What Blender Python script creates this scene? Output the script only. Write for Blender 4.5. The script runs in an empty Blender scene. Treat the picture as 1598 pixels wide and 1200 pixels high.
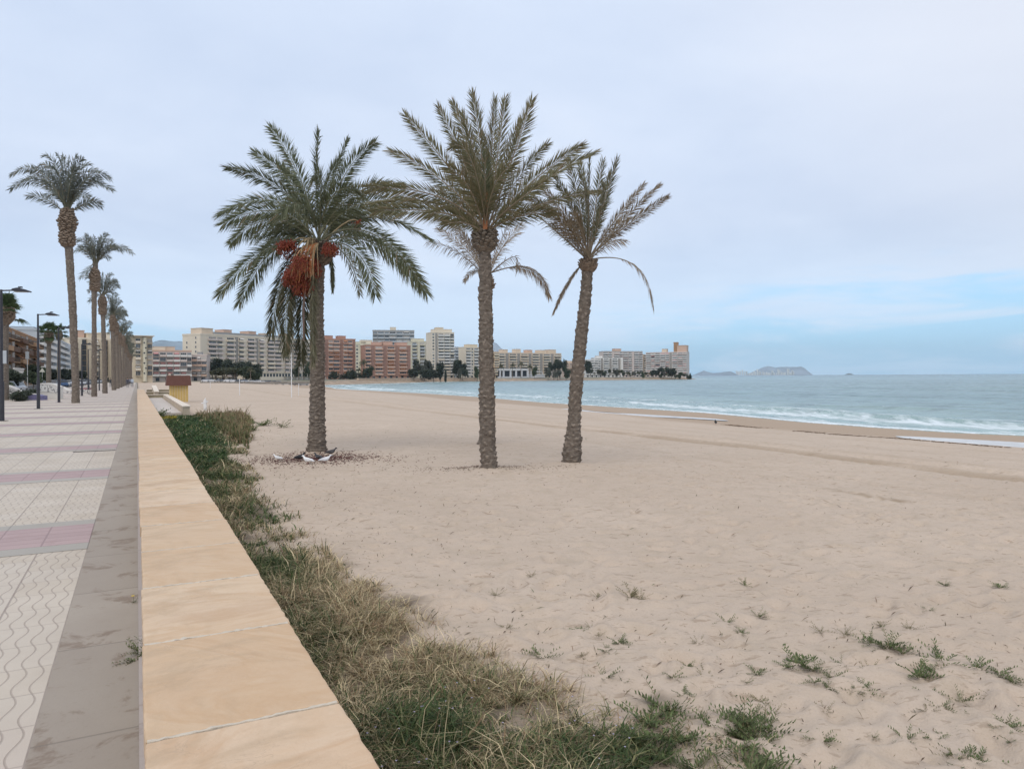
import bpy, math, random
import numpy as np
from mathutils import Vector, Matrix
random.seed(7); rng = np.random.default_rng(7)
S = bpy.context.scene
COL = S.collection
PI = math.pi
# ---------------------------------------------------------------- camera geometry (used to place things at real distances)
F = 1130.0; EPS = 0.0056; H0 = 12.5; EYE = 1.6
def P(px, py, Y):
    du = px-799; dv = py-600+H0
    u = du-EPS*dv; v = dv+EPS*du
    return Vector((u/F*Y, Y, EYE-v/F*Y))
def G(px, py, z):
    du = px-799; dv = py-600+H0
    u = du-EPS*dv; v = dv+EPS*du
    Y = (EYE-z)*F/v
    return Vector((u/F*Y, Y, z))
CU, SU = .888, .46
def ST(s, t, z=0.0): return Vector((-SU*s+CU*t, CU*s+SU*t, z))
def toST(X, Y): return (-SU*X+CU*Y, CU*X+SU*Y)
ROT = math.atan2(SU, CU)
def PT(px, t, z=0.0):
    r = (px-799)/F
    Y = t/(CU*r+SU)
    return Vector((r*Y, Y, z))
# ---------------------------------------------------------------- tagging / linking
def tag(o, label=None, cat=None, group=None, kind=None):
    if label: o['label'] = label
    if cat: o['category'] = cat
    if group: o['group'] = group
    if kind: o['kind'] = kind
    return o
def thing(name, label, cat, loc=(0,0,0), rz=0, group=None):
    o = bpy.data.objects.new(name, None); COL.objects.link(o)
    o.location = loc; o.rotation_euler = (0,0,rz); o.empty_display_size = .2
    return tag(o, label, cat, group)
def dup(root, loc=None, rz=None, label=None, group=None, scale=None, kids=True):
    r = root.copy(); COL.objects.link(r)
    if loc is not None: r.location = loc
    if rz is not None: r.rotation_euler = (0,0,rz)
    if scale is not None: r.scale = scale if hasattr(scale,'__len__') else (scale,)*3
    if label: r['label'] = label
    if group: r['group'] = group
    if kids:
        for ch in list(root.children):
            c = ch.copy(); COL.objects.link(c); c.parent = r
            for g in list(ch.children):
                d = g.copy(); COL.objects.link(d); d.parent = c
    return r
class MB:
    def __init__(self): self.v=[]; self.f=[]; self.m=[]; self.mats=[]
    def mi(self, mat):
        if mat not in self.mats: self.mats.append(mat)
        return self.mats.index(mat)
    def poly(self, pts, faces, mat):
        b=len(self.v); self.v += [tuple(p) for p in pts]; k=self.mi(mat)
        for f in faces: self.f.append(tuple(b+i for i in f)); self.m.append(k)
    def box(self, x0,x1,y0,y1,z0,z1, mat, M=None):
        p=[(x0,y0,z0),(x1,y0,z0),(x1,y1,z0),(x0,y1,z0),(x0,y0,z1),(x1,y0,z1),(x1,y1,z1),(x0,y1,z1)]
        if M: p=[M@Vector(q) for q in p]
        self.poly(p,[(3,2,1,0),(4,5,6,7),(0,1,5,4),(1,2,6,5),(2,3,7,6),(3,0,4,7)],mat)
    def tube(self, pts, rad, mat, n=6, cap=True):
        pts=[Vector(p) for p in pts]
        if not hasattr(rad,'__len__'): rad=[rad]*len(pts)
        vs=[];fs=[]
        ref=Vector((0,0,1))
        for i,p in enumerate(pts):
            t=(pts[min(i+1,len(pts)-1)]-pts[max(i-1,0)]).normalized()
            a=ref if abs(t.z)<.9 else Vector((1,0,0))
            x=t.cross(a).normalized(); y=t.cross(x).normalized()
            for k in range(n):
                an=2*PI*k/n
                vs.append(p+x*math.cos(an)*rad[i]+y*math.sin(an)*rad[i])
        for i in range(len(pts)-1):
            for k in range(n):
                fs.append((i*n+k,i*n+(k+1)%n,(i+1)*n+(k+1)%n,(i+1)*n+k))
        if cap:
            fs.append(tuple(range(n))[::-1]); fs.append(tuple((len(pts)-1)*n+k for k in range(n)))
        self.poly(vs,fs,mat)
    def prism(self, prof, y0, y1, mat):      # profile in x,z extruded along y
        n=len(prof)
        v=[(x,y0,z) for x,z in prof]+[(x,y1,z) for x,z in prof]
        f=[tuple(range(n)),tuple(range(2*n-1,n-1,-1))]+[(i+n,(i+1)%n+n,(i+1)%n,i) for i in range(n)]
        self.poly(v,f,mat)
    def mesh(self, name, smooth=False):
        me=bpy.data.meshes.new(name); me.from_pydata(self.v,[],self.f)
        for m in self.mats: me.materials.append(m)
        me.polygons.foreach_set('material_index', self.m)
        if smooth: me.polygons.foreach_set('use_smooth',[True]*len(self.f))
        me.update(); return me
    def build(self, name, parent=None, smooth=False, loc=None, rz=None):
        return link(name, self.mesh(name,smooth), parent, loc, rz)
def link(name, me, parent=None, loc=None, rz=None):
    o=bpy.data.objects.new(name, me); COL.objects.link(o)
    if parent: o.parent=parent
    if loc is not None: o.location=loc
    if rz is not None: o.rotation_euler=(0,0,rz)
    return o
def npmesh(name, V, Fq, mat, col=None, smooth=False, attrs=None):
    me=bpy.data.meshes.new(name); n=len(V); k=Fq.shape[1]; m=len(Fq)
    me.vertices.add(n); me.vertices.foreach_set('co', V.astype(np.float32).ravel())
    me.loops.add(m*k); me.loops.foreach_set('vertex_index', Fq.astype(np.int32).ravel())
    me.polygons.add(m); me.polygons.foreach_set('loop_start', np.arange(0,m*k,k,dtype=np.int32))
    try: me.polygons.foreach_set('loop_total', np.full(m,k,dtype=np.int32))
    except Exception: pass
    if smooth: me.polygons.foreach_set('use_smooth', np.ones(m,dtype=bool))
    if col is not None:
        a=me.color_attributes.new('Col','FLOAT_COLOR','POINT')
        c=np.ones((n,4),np.float32); c[:,:3]=col; a.data.foreach_set('color', c.ravel())
    for nm,arr in (attrs or {}).items():
        a=me.attributes.new(nm,'FLOAT','POINT'); a.data.foreach_set('value', arr.astype(np.float32).ravel())
    me.materials.append(mat); me.update(calc_edges=True); me.validate(); return me
# ---------------------------------------------------------------- materials
class N:
    def __init__(self, nt): self.nt=nt
    def __call__(self, typ, **kw):
        n=self.nt.nodes.new(typ)
        for k,v in kw.items():
            if k.startswith('i_'):
                key=k[2:]; key=int(key) if key.isdigit() else key.replace('_',' ')
                self.set(n.inputs[key], v)
            else: setattr(n,k,v)
        return n
    def set(self, sock, v):
        if isinstance(v, bpy.types.NodeSocket): self.nt.links.new(v, sock)
        elif isinstance(v, bpy.types.Node): self.nt.links.new(v.outputs[0], sock)
        else:
            if hasattr(v,'__len__') and len(v)==3 and sock.type=='RGBA': v=(*v,1)
            sock.default_value=v
    def math(self, op, a, b=0.0, c=0.0, clamp=False):
        n=self.nt.nodes.new('ShaderNodeMath'); n.operation=op; n.use_clamp=clamp
        self.set(n.inputs[0],a); self.set(n.inputs[1],b); self.set(n.inputs[2],c); return n.outputs[0]
    def mix(self, f, a, b, blend='MIX'):
        n=self.nt.nodes.new('ShaderNodeMix'); n.data_type='RGBA'; n.blend_type=blend
        self.set(n.inputs[0],f); self.set(n.inputs[6],a); self.set(n.inputs[7],b); return n.outputs[2]
    def noise(self, vec, scale, detail=4, rough=.55, out=0, dist=0):
        n=self.nt.nodes.new('ShaderNodeTexNoise'); n.inputs['Scale'].default_value=scale
        n.inputs['Detail'].default_value=detail; n.inputs['Roughness'].default_value=rough; n.inputs['Distortion'].default_value=dist
        if vec is not None: self.set(n.inputs['Vector'],vec)
        return n.outputs[out]
    def ramp(self, f, stops):
        n=self.nt.nodes.new('ShaderNodeValToRGB'); self.set(n.inputs[0],f)
        el=n.color_ramp.elements
        while len(el)<len(stops): el.new(.5)
        for e,(p,c) in zip(el,stops):
            e.position=p; e.color=(*c,1) if hasattr(c,'__len__') else (c,c,c,1)
        return n.outputs[0]
    def mapr(self, v, a,b,c=0.,d=1.):
        n=self.nt.nodes.new('ShaderNodeMapRange'); n.interpolation_type='SMOOTHSTEP'
        self.set(n.inputs[0],v); n.inputs[1].default_value=a; n.inputs[2].default_value=b; n.inputs[3].default_value=c; n.inputs[4].default_value=d
        return n.outputs[0]
def newmat(name):
    m=bpy.data.materials.new(name); m.use_nodes=True; nt=m.node_tree
    b=nt.nodes['Principled BSDF']; return m, N(nt), b
def simple(name, c, rough=.8, var=.12, scale=3., metal=0., bump=0., spec=.3):
    m,n,b=newmat(name)
    tc=n('ShaderNodeTexCoord').outputs['Object']
    f=n.noise(tc,scale,5,.6)
    hi=tuple(min(1,x*(1+var)) for x in c); lo=tuple(x*(1-var) for x in c)
    n.set(b.inputs['Base Color'], n.ramp(f,[(.3,lo),(.7,hi)]))
    b.inputs['Roughness'].default_value=rough; b.inputs['Metallic'].default_value=metal
    b.inputs['Specular IOR Level'].default_value=spec
    if bump:
        bp=n('ShaderNodeBump'); bp.inputs['Strength'].default_value=bump; bp.inputs['Distance'].default_value=.02
        n.set(bp.inputs['Height'], n.noise(tc,scale*6,6,.65)); n.set(b.inputs['Normal'],bp)
    return m
def leafmat(name, trans=.25, rough=.55, tw=(1,1,1)):
    m,n,b=newmat(name)
    a=n('ShaderNodeAttribute',attribute_name='Col')
    n.set(b.inputs['Base Color'],a.outputs['Color']); b.inputs['Roughness'].default_value=rough
    b.inputs['Specular IOR Level'].default_value=.35
    t=n('ShaderNodeBsdfTranslucent'); n.set(t.inputs['Color'],a.outputs['Color'])
    mx=n('ShaderNodeMixShader'); mx.inputs[0].default_value=trans
    n.set(mx.inputs[1],b); n.set(mx.inputs[2],t)
    out=[x for x in n.nt.nodes if x.type=='OUTPUT_MATERIAL'][0]; n.set(out.inputs[0],mx)
    return m
LEAF=leafmat('frond_leaf',.32); BLADE=leafmat('grass_blade',.3,.7)
# numpy value noise
def vnoise(x,y,seed=0):
    xi=np.floor(x).astype(np.int64); yi=np.floor(y).astype(np.int64); fx=x-xi; fy=y-yi
    fx=fx*fx*(3-2*fx); fy=fy*fy*(3-2*fy)
    def h(a,b):
        n=(a*374761393+b*668265263+seed*974711)&0xffffffff
        n=((n^(n>>13))*1274126177)&0xffffffff
        return ((n^(n>>16))&0xffff)/65535.
    return (h(xi,yi)*(1-fx)+h(xi+1,yi)*fx)*(1-fy)+(h(xi,yi+1)*(1-fx)+h(xi+1,yi+1)*fx)*fy
def fbm(x,y,o=4,seed=0,g=.5):
    r=0;a=1;t=0
    for k in range(o): r=r+a*vnoise(x*2**k+17*k,y*2**k-9*k,seed+k); t+=a; a*=g
    return r/t
# ---------------------------------------------------------------- shore and terrain
SEA=-2.6
SHORE=np.array([(-16000,75),(-400,52),(-40,54),(27.8,53.8),(31.4,52.6),(38.3,52.5),(45.1,53.1),(62,57.2),(78,57.7),(102,58.5),(138,63.5),(172,65.5),(207,66),(250,65.5),(275,67),(300,72),(350,80),(403,92),(429,116),(455,136),(482,159),(525,190),(567,222),(596,277),(572,290),(590,320),(603,384),(602,450),(598,533),(640,560),(900,520),(1600,300),(6000,0),(16000,-4000)],float)
def shore_d(s,t):
    best=np.full(s.shape,1e18)
    for a,b in zip(SHORE[:-1],SHORE[1:]):
        d=b-a; L=d@d
        k=np.clip(((s-a[0])*d[0]+(t-a[1])*d[1])/L,0,1)
        q=(s-a[0]-k*d[0])**2+(t-a[1]-k*d[1])**2
        best=np.minimum(best,q)
    best=np.sqrt(best)
    poly=np.vstack([SHORE,[(20000,-30000),(-30000,-30000),(-20000,75)]])
    ins=np.zeros(s.shape,bool)
    for (s0,t0),(s1,t1) in zip(poly,np.roll(poly,-1,0)):
        if t0==t1: continue
        c=((t0>t)!=(t1>t))&(s<(s1-s0)*(t-t0)/(t1-t0)+s0)
        ins^=c
    return np.where(ins,best,-best)
def sstep(a,b,x):
    k=np.clip((x-a)/(b-a),0,1); return k*k*(3-2*k)
def sand_base(s,t,d):
    z=np.interp(d,[-300,-60,-20,0,8,16,22,29,36,45,60,3000],[-9,-6,-3.7,-2.64,-2.3,-1.95,-1.6,-1.15,-.77,-.52,-.5,-.45])
    zr=np.interp(d,[-300,-60,-20,0,2,7,12,25,3000],[-9,-6,-4,-2.64,-1.9,-1.3,-.2,.2,.4])
    k=sstep(390,440,s); z=z*(1-k)+zr*k
    z=z+(-.13-z)*(1-sstep(-.3,.3,t))*(1-k)
    return z
POOLS=[(17,40.6,9.5,1.7),(57,41.9,11.5,1.0)]     # s,t,half length,half width
def poolz(p): return float(sand_base(np.array([p[0]]),np.array([p[1]]),shore_d(np.array([p[0]]),np.array([p[1]])))[0])-.02
def poolmask(p,s,t):
    w=p[3]*(1+.5*(vnoise(s*.25,t*.1,5)-.5)); q=((s-p[0])/p[2])**2+((t-p[1]-.9*(vnoise(s*.13,s*0,8)-.5)*2)/w)**2
    return q
def terrain(s,t,d=None):
    if d is None: d=shore_d(s,t)
    z=sand_base(s,t,d)
    beach=sstep(.7,2.5,t)*sstep(4,30,d)*(1-sstep(200,380,s))
    z=z+beach*(.14*(fbm(s*.12,t*.2,3,1)-.5)+.04*(fbm(s*.5,t*.7,3,2)-.5)+.022*(fbm(s*1.7,t*2.2,3,3)-.5))
    # long raked furrows parallel to the sea
    for tc,w,a in ((17.4,.3,.08),(18.7,.22,.10),(20.3,.25,.04),(29.5,.5,.06),(13.2,.3,.02)):
        tt=t-tc-.5*np.sin(s*.05)-.25*(fbm(s*.3,s*0+tc,2,4)-.5)*2
        z=z-beach*a*np.exp(-(tt/w)**2)+beach*a*.6*np.exp(-((tt-w*1.7)/w)**2)
    for p in POOLS:
        m=1-sstep(.8,2.6,poolmask(p,s,t)); z=z*(1-m)+(poolz(p)-.04)*m
    for (px,py) in ((494,708),(762,733),(892,725)):
        c=G(px,py,-.5); cs,ct=toST(c.x,c.y); z=z+.07*np.exp(-((s-cs)**2+(t-ct)**2)/.5)
    rock=sstep(400,440,s)
    z=z+rock*sstep(0,4,d)*(1-sstep(10,16,d))*(fbm(s*.3,t*.3,3,9)-.5)*1.2
    return z
def tz(X,Y):
    s,t=toST(X,Y); return float(terrain(np.array([s]),np.array([t]))[0])
def polar(angs, rads):
    A,R=np.meshgrid(np.radians(angs),rads,indexing='ij')
    X=R*np.sin(A); Y=R*np.cos(A); na,nr=A.shape
    i=np.arange(na-1)[:,None]*nr+np.arange(nr-1)[None,:]
    Fq=np.stack([i,i+1,i+nr+1,i+nr],-1).reshape(-1,4)
    return X,Y,Fq
def angset(n=600, lo=-39, hi=39):
    a=np.linspace(lo,hi,n)
    rest=np.linspace(hi,360+lo,60)[1:]
    return np.concatenate([a,rest])
# ---------------------------------------------------------------- ground sheet
def make_ground():
    ang=angset(640)
    r1=1.2*np.exp(np.arange(0,620)*.0074); r1=r1[r1<120]
    r2=r1[-1]*np.exp(np.arange(1,80)*.025); r2=r2[r2<900]
    r3=r2[-1]*np.exp(np.arange(1,60)*.08); r3=r3[r3<15900]
    rad=np.concatenate([[.2,.7],r1,r2,r3,[15900]])
    X,Y,Fq=polar(ang,rad)
    s,t=toST(X,Y); d=shore_d(s,t)
    z=terrain(s,t,d)
    # trodden dimples
    R=np.hypot(X,Y); na,nr=X.shape
    beach=(d>16)&(t>np.interp(s,VB[:,0],VB[:,1])+.25)&(s<120)
    D=np.zeros_like(z); r=np.random.default_rng(3)
    dens=600
    for k in range(4800):
        rr=3.2*math.exp(r.random()**.8*math.log(45/3.2)); a=math.radians(r.uniform(-30,37))
        x0=rr*math.sin(a); y0=rr*math.cos(a); s0,t0=toST(x0,y0)
        if t0<2.4 or s0<1 or (t0<9 and r.random()<.6): continue
        i0=np.searchsorted(ang[:640],math.degrees(a)); w=int(.5/rr/math.radians(78/640))+2
        j0=np.searchsorted(rad,rr); wj=int(.5/rr/.0074)+2
        ia,ib=max(0,i0-w),min(na,i0+w); ja,jb=max(0,j0-wj),min(nr,j0+wj)
        th=r.uniform(-.5,.5)+ (0 if r.random()<.6 else 1.2)
        dx=X[ia:ib,ja:jb]-x0; dy=Y[ia:ib,ja:jb]-y0
        u=(dx*math.cos(th)+dy*math.sin(th)); v=(-dx*math.sin(th)+dy*math.cos(th))
        q=(u/.15)**2+(v/.075)**2
        dep=r.uniform(.008,.04)
        D[ia:ib,ja:jb]+= -dep*np.exp(-q)+ .45*dep*np.exp(-(np.sqrt(q)-1.7)**2*2.5)
    z=z+np.where(beach,D,0)
    near=sstep(40,14,R)*sstep(.2,.9,t-np.interp(s,VB[:,0],VB[:,1]))*(d>8)
    z=z+near*.022*(fbm(s*7,t*9,3,21)-.5)
    V=np.stack([X,Y,z],-1).reshape(-1,3)
    tB=np.interp(s,VB[:,0],VB[:,1])
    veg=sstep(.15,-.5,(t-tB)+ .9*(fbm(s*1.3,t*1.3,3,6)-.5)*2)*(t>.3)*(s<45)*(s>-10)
    wet=1-sstep(13,17,d+3*(fbm(s*.08,t*.08,3,12)-.5))
    run=np.zeros_like(d)
    for p in POOLS: run=np.maximum(run,1-sstep(1.2,4.2,poolmask(p,s,t)))
    wet=np.maximum(wet,run*.8)
    trk=np.zeros_like(d)
    for tc,w,a in ((17.55,.42,1.),(18.35,.2,.5),(20.6,.3,.3),(29.4,.5,.4),(13.2,.25,.2),(24.5,.3,.25)):
        tt=t-tc-.5*np.sin(s*.05)-.25*(fbm(s*.3,s*0+tc,2,4)-.5)*2
        trk=np.maximum(trk,a*np.exp(-(tt/w)**2)*sstep(.2,.6,fbm(s*.5,t*2,3,14)+.15)*(1 if a<.9 else 1-.55*sstep(22,60,s)))
    g1=G(1270,768,-.65); g2=G(1395,788,-.65); a1=np.array([g1.x,g1.y]); a2=np.array([g2.x,g2.y]); ab=a2-a1
    kk=np.clip(((X-a1[0])*ab[0]+(Y-a1[1])*ab[1])/(ab@ab),0,1); dq=np.hypot(X-a1[0]-kk*ab[0],Y-a1[1]-kk*ab[1]+.12*np.sin(X*5)); trk=np.maximum(trk,1.5*kk**.5*np.exp(-(dq/.16)**2))
    z=z-.03*np.exp(-(dq/.16)**2)
    trk*=(s>0)*(s<180)
    town=np.maximum(sstep(395,430,s)*sstep(11,14,d), np.where(t<0,1.,0.))
    rock=sstep(400,430,s)*(1-sstep(11,14,d))
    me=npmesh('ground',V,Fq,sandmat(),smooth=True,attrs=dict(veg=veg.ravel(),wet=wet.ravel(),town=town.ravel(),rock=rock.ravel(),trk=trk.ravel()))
    o=link('ground',me); tag(o,'pale trodden sand beach and the land behind it','ground',kind='structure')
VB=np.array([(-20,3.0),(2,3.0),(3,2.85),(3.8,2.58),(4.4,2.36),(5.1,2.22),(6,2.03),(7.6,1.82),(9.6,1.82),(12,1.95),(16.7,2.1),(20,2.3),(23,2.7),(27,3.6),(33,4.4),(41,5.3),(44,5.3),(46,4)],float)
def sandmat():
    m,n,b=newmat('beach_sand')
    tc=n('ShaderNodeTexCoord').outputs['Object']
    A=lambda k: n('ShaderNodeAttribute',attribute_name=k).outputs['Fac']
    f1=n.noise(tc,.25,4,.6); f2=n.noise(tc,2.2,6,.7); f3=n.noise(tc,60,3,.7)
    c=n.ramp(f1,[(.3,(.475,.382,.303)),(.7,(.535,.437,.352))])
    c=n.mix(n.mapr(f2,.42,.75),c,(.45,.365,.285))
    c=n.mix(n.math('MULTIPLY',n.mapr(f3,.5,.75),.35),c,(.36,.28,.22))
    c=n.mix(n.math('MULTIPLY',n.mapr(n.noise(tc,9,5,.8),.58,.72),.35),c,(.34,.26,.2))
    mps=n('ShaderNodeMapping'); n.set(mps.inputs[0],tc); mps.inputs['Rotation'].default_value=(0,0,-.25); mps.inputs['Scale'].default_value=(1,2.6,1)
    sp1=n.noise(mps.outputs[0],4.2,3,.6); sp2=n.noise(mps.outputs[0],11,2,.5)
    c=n.mix(n.math('MULTIPLY',n.math('MAXIMUM',n.mapr(sp1,.615,.67),n.math('MULTIPLY',n.mapr(sp2,.63,.68),.8)),.5),c,(.27,.20,.145))  # dark dashes: shade of footprints painted into the sand colour
    wet=A('wet'); c=n.mix(n.math('MULTIPLY',wet,.85),c,(.36,.265,.185))
    c=n.mix(n.math('MULTIPLY',A('trk'),.62),c,(.30,.225,.155))
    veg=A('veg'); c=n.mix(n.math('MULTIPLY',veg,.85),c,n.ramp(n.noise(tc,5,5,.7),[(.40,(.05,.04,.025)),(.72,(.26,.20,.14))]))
    c=n.mix(A('rock'),c,n.ramp(n.noise(tc,.35,6,.75),[(.35,(.16,.12,.09)),(.6,(.42,.32,.23))]))
    c=n.mix(A('town'),c,n.ramp(n.noise(tc,.2,5,.6),[(.4,(.2,.18,.15)),(.6,(.14,.15,.1))]))
    n.set(b.inputs['Base Color'],c)
    n.set(b.inputs['Roughness'],n.mapr(wet,0,1,.95,.7)); b.inputs['Specular IOR Level'].default_value=.15
    bp=n('ShaderNodeBump'); bp.inputs['Strength'].default_value=.8; bp.inputs['Distance'].default_value=.032
    h=n.math('ADD',n.math('MULTIPLY',n.noise(tc,5,6,.7),1.1),n.math('MULTIPLY',n.noise(tc,24,5,.75),.5))
    n.set(bp.inputs['Height'],h); n.set(b.inputs['Normal'],bp)
    return m
# ---------------------------------------------------------------- sea
def make_sea():
    ang=angset(560)
    r1=26*np.exp(np.arange(0,700)*.0062); r1=r1[r1<900]
    r2=r1[-1]*np.exp(np.arange(1,100)*.03); r2=r2[r2<15900]
    rad=np.concatenate([[5.,15.],r1,r2,[15900]])
    X,Y,Fq=polar(ang,rad); s,t=toST(X,Y); d=shore_d(s,t); o=-d
    R=np.hypot(X,Y)
    off=sstep(1,18,o); fade=1-sstep(500,900,R)
    ph=o+7*(fbm(s*.02,t*.03,3,31)-.5)*2+1.2*(fbm(s*.12,t*.2,2,33)-.5)*2
    z=np.zeros_like(d)
    def crest(x,p): return (0.5+.5*np.sin(x))**p
    amp=.25+.75*sstep(.35,.7,fbm(s*.018,t*.05,3,35))
    z+=off*amp*.34*(crest(ph*2*PI/13.5,2.2)-.3)
    z+=off*.12*(crest(ph*2*PI/5.1+s*.05,2)-.35)
    z+=sstep(0,12,o)*.16*(fbm(s*.35,t*.6,4,37)-.5)
    z+=.28*np.exp(-((o-10.5-3*(fbm(s*.035,s*0,2,39)-.5)*2)/1.1)**2)*sstep(.4,.6,fbm(s*.05+3,s*0,2,41))
    z*=fade
    z=z+np.where(o<1.5,.03,0)
    z=np.where(d>.6,-.06,z)
    V=np.stack([X,Y,SEA+z],-1).reshape(-1,3)
    m,n,b=newmat('sea_water')
    tc=n('ShaderNodeTexCoord').outputs['Object']
    A=lambda k: n('ShaderNodeAttribute',attribute_name=k).outputs['Fac']
    of=A('off'); cr=A('crest'); ph_=A('ph')
    mp=n('ShaderNodeMapping'); n.set(mp.inputs[0],tc); mp.inputs['Rotation'].default_value=(0,0,-ROT); mp.inputs['Scale'].default_value=(1,.3,1)
    v=mp.outputs[0]
    big=n.noise(v,.06,4,.6)
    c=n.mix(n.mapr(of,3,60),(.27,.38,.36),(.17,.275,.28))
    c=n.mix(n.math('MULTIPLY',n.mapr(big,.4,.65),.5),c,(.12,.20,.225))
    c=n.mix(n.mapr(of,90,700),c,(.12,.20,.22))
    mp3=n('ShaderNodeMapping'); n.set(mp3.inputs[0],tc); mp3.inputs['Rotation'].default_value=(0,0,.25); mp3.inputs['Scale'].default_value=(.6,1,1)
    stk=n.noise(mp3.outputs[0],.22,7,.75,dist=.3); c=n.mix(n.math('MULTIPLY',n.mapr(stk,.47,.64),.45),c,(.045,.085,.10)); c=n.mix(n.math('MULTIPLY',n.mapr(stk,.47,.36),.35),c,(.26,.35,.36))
    # foam
    lace=n.noise(v,.55,7,.72,dist=1.2); lace2=n.noise(v,1.9,6,.75,dist=.8)
    bands=n.math('ADD',n.math('MULTIPLY',lace,.65),n.math('MULTIPLY',lace2,.35))
    def bump1(x,c0,w): # window around c0
        q=n.math('DIVIDE',n.math('SUBTRACT',x,c0),w); q=n.math('MULTIPLY',q,q); return n.math('POWER',2.718,n.math('MULTIPLY',q,-1))
    win=n.math('ADD',n.math('MULTIPLY',bump1(ph_,3.0,2.2),.13),n.math('MULTIPLY',bump1(ph_,10.5,3.6),.22))
    win=n.math('ADD',win,n.math('MULTIPLY',bump1(ph_,17.5,1.9),.17))
    win=n.math('ADD',win,n.math('MULTIPLY',bump1(of,0.0,.5),.25))
    win=n.math('ADD',win,n.math('MULTIPLY',bump1(of,6.0,9.0),.05))
    foam=n.mapr(n.math('ADD',bands,win),.60,.84)
    foam=n.math('MULTIPLY',foam,n.mapr(of,36,22))
    caps=n.mapr(n.math('ADD',n.math('MULTIPLY',cr,.24),lace2),.80,.88)
    foam=n.math('MAXIMUM',foam,n.math('MULTIPLY',caps,.5))
    c=n.mix(foam,c,(.70,.76,.79))
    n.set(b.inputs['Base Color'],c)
    n.set(b.inputs['Roughness'],n.math('ADD',.24,n.math('MULTIPLY',foam,.6)))
    b.inputs['IOR'].default_value=1.33
    bp=n('ShaderNodeBump'); bp.inputs['Strength'].default_value=1.0; bp.inputs['Distance'].default_value=.55
    mp2=n('ShaderNodeMapping'); n.set(mp2.inputs[0],tc); mp2.inputs['Rotation'].default_value=(0,0,-ROT); mp2.inputs['Scale'].default_value=(1,.5,1)
    h=n.math('ADD',n.noise(mp2.outputs[0],.5,7,.66),n.math('MULTIPLY',n.noise(mp2.outputs[0],.07,5,.6),3.))
    n.set(bp.inputs['Height'],h); n.set(b.inputs['Normal'],bp)
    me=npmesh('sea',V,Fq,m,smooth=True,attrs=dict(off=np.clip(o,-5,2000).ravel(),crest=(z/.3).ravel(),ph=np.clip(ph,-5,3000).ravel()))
    o_=link('sea',me); tag(o_,'grey green choppy sea with white foam along the shore','sea',kind='structure')
def make_pools():
    m,n,b=newmat('pool_water')
    tc=n('ShaderNodeTexCoord').outputs['Object']
    n.set(b.inputs['Base Color'],n.ramp(n.noise(tc,.8,5,.7),[(.35,(.45,.43,.41)),(.65,(.64,.62,.60))])); b.inputs['Roughness'].default_value=.3; b.inputs['IOR'].default_value=1.33
    for p in POOLS:
        V=[];nn=60
        V.append(ST(p[0],p[1],poolz(p)))
        for k in range(nn):
            a=2*PI*k/nn; s=p[0]+p[2]*1.15*math.cos(a)
            tm=.9*(float(vnoise(np.array([s*.13]),np.array([0.]),8)[0])-.5)*2
            t=p[1]+tm+p[3]*1.1*math.sin(a)*(1+.25*math.sin(3*a+p[0]))
            V.append(ST(s,t,poolz(p)))
        mb=MB(); mb.poly(V,[(0,k+1,(k+1)%nn+1) for k in range(nn)],m)
        o=mb.build('tide_pool'); tag(o,'shallow pale pool of sea water left on the wet sand','tide pool',kind='structure')
# ---------------------------------------------------------------- promenade
def tilemat():
    m,n,b=newmat('wavy_tiles')
    tc=n('ShaderNodeTexCoord').outputs['Object']
    sp=n('ShaderNodeSeparateXYZ'); n.set(sp.inputs[0],tc); x,y=sp.outputs[0],sp.outputs[1]
    w=n.math('MULTIPLY',n.math('SINE',n.math('MULTIPLY',y,2*PI/.4)),.021)
    u=n.math('DIVIDE',n.math('ADD',x,w),.08)
    g=n.math('ABSOLUTE',n.math('SUBTRACT',n.math('FRACT',u),.5))      # .5 at line
    line=n.mapr(g,.41,.48)
    def seam(v,off,per,wd):
        q=n.math('ABSOLUTE',n.math('SUBTRACT',n.math('FRACT',n.math('DIVIDE',n.math('SUBTRACT',v,off),per)),.5))
        return n.mapr(q,.5-wd*1.6,.5-wd*.5)
    se=n.math('MAXIMUM',seam(x,-.42,.4,.015),n.math('MULTIPLY',seam(y,0,.4,.012),.6))
    # tile to tile tone
    comb=n('ShaderNodeCombineXYZ'); n.set(comb.inputs[0],n.math('FLOOR',n.math('DIVIDE',n.math('ADD',x,.42),.4))); n.set(comb.inputs[1],n.math('FLOOR',n.math('DIVIDE',y,.4)))
    wn=n('ShaderNodeTexWhiteNoise'); n.set(wn.inputs['Vector'],comb)
    base=n.ramp(n.noise(tc,1.1,6,.65),[(.3,(.43,.365,.295)),(.7,(.545,.475,.395))])
    base=n.mix(n.math('MULTIPLY',n.mapr(n.noise(tc,.55,6,.7,dist=.5),.45,.7),.3),base,(.40,.34,.265))
    base=n.mix(n.math('MULTIPLY',wn.outputs['Value'],.35),base,(.56,.51,.455))
    base=n.mix(n.mapr(y,4.6,3.2,0,.4),base,(.50,.415,.375))
    base=n.mix(n.math('MULTIPLY',n.mapr(n.noise(tc,7,6,.75),.55,.75),.25),base,(.38,.32,.28))
    base=n.mix(n.math('MULTIPLY',line,.55),base,(.27,.215,.18))
    base=n.mix(n.math('MULTIPLY',se,.7),base,(.24,.19,.165))
    n.set(b.inputs['Base Color'],base); b.inputs['Roughness'].default_value=.75
    bp=n('ShaderNodeBump'); bp.inputs['Strength'].default_value=.5; bp.inputs['Distance'].default_value=.006; bp.invert=True
    n.set(bp.inputs['Height'],n.math('ADD',n.math('MAXIMUM',line,se),n.math('MULTIPLY',n.noise(tc,90,3),.3))); n.set(b.inputs['Normal'],bp)
    return m
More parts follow.
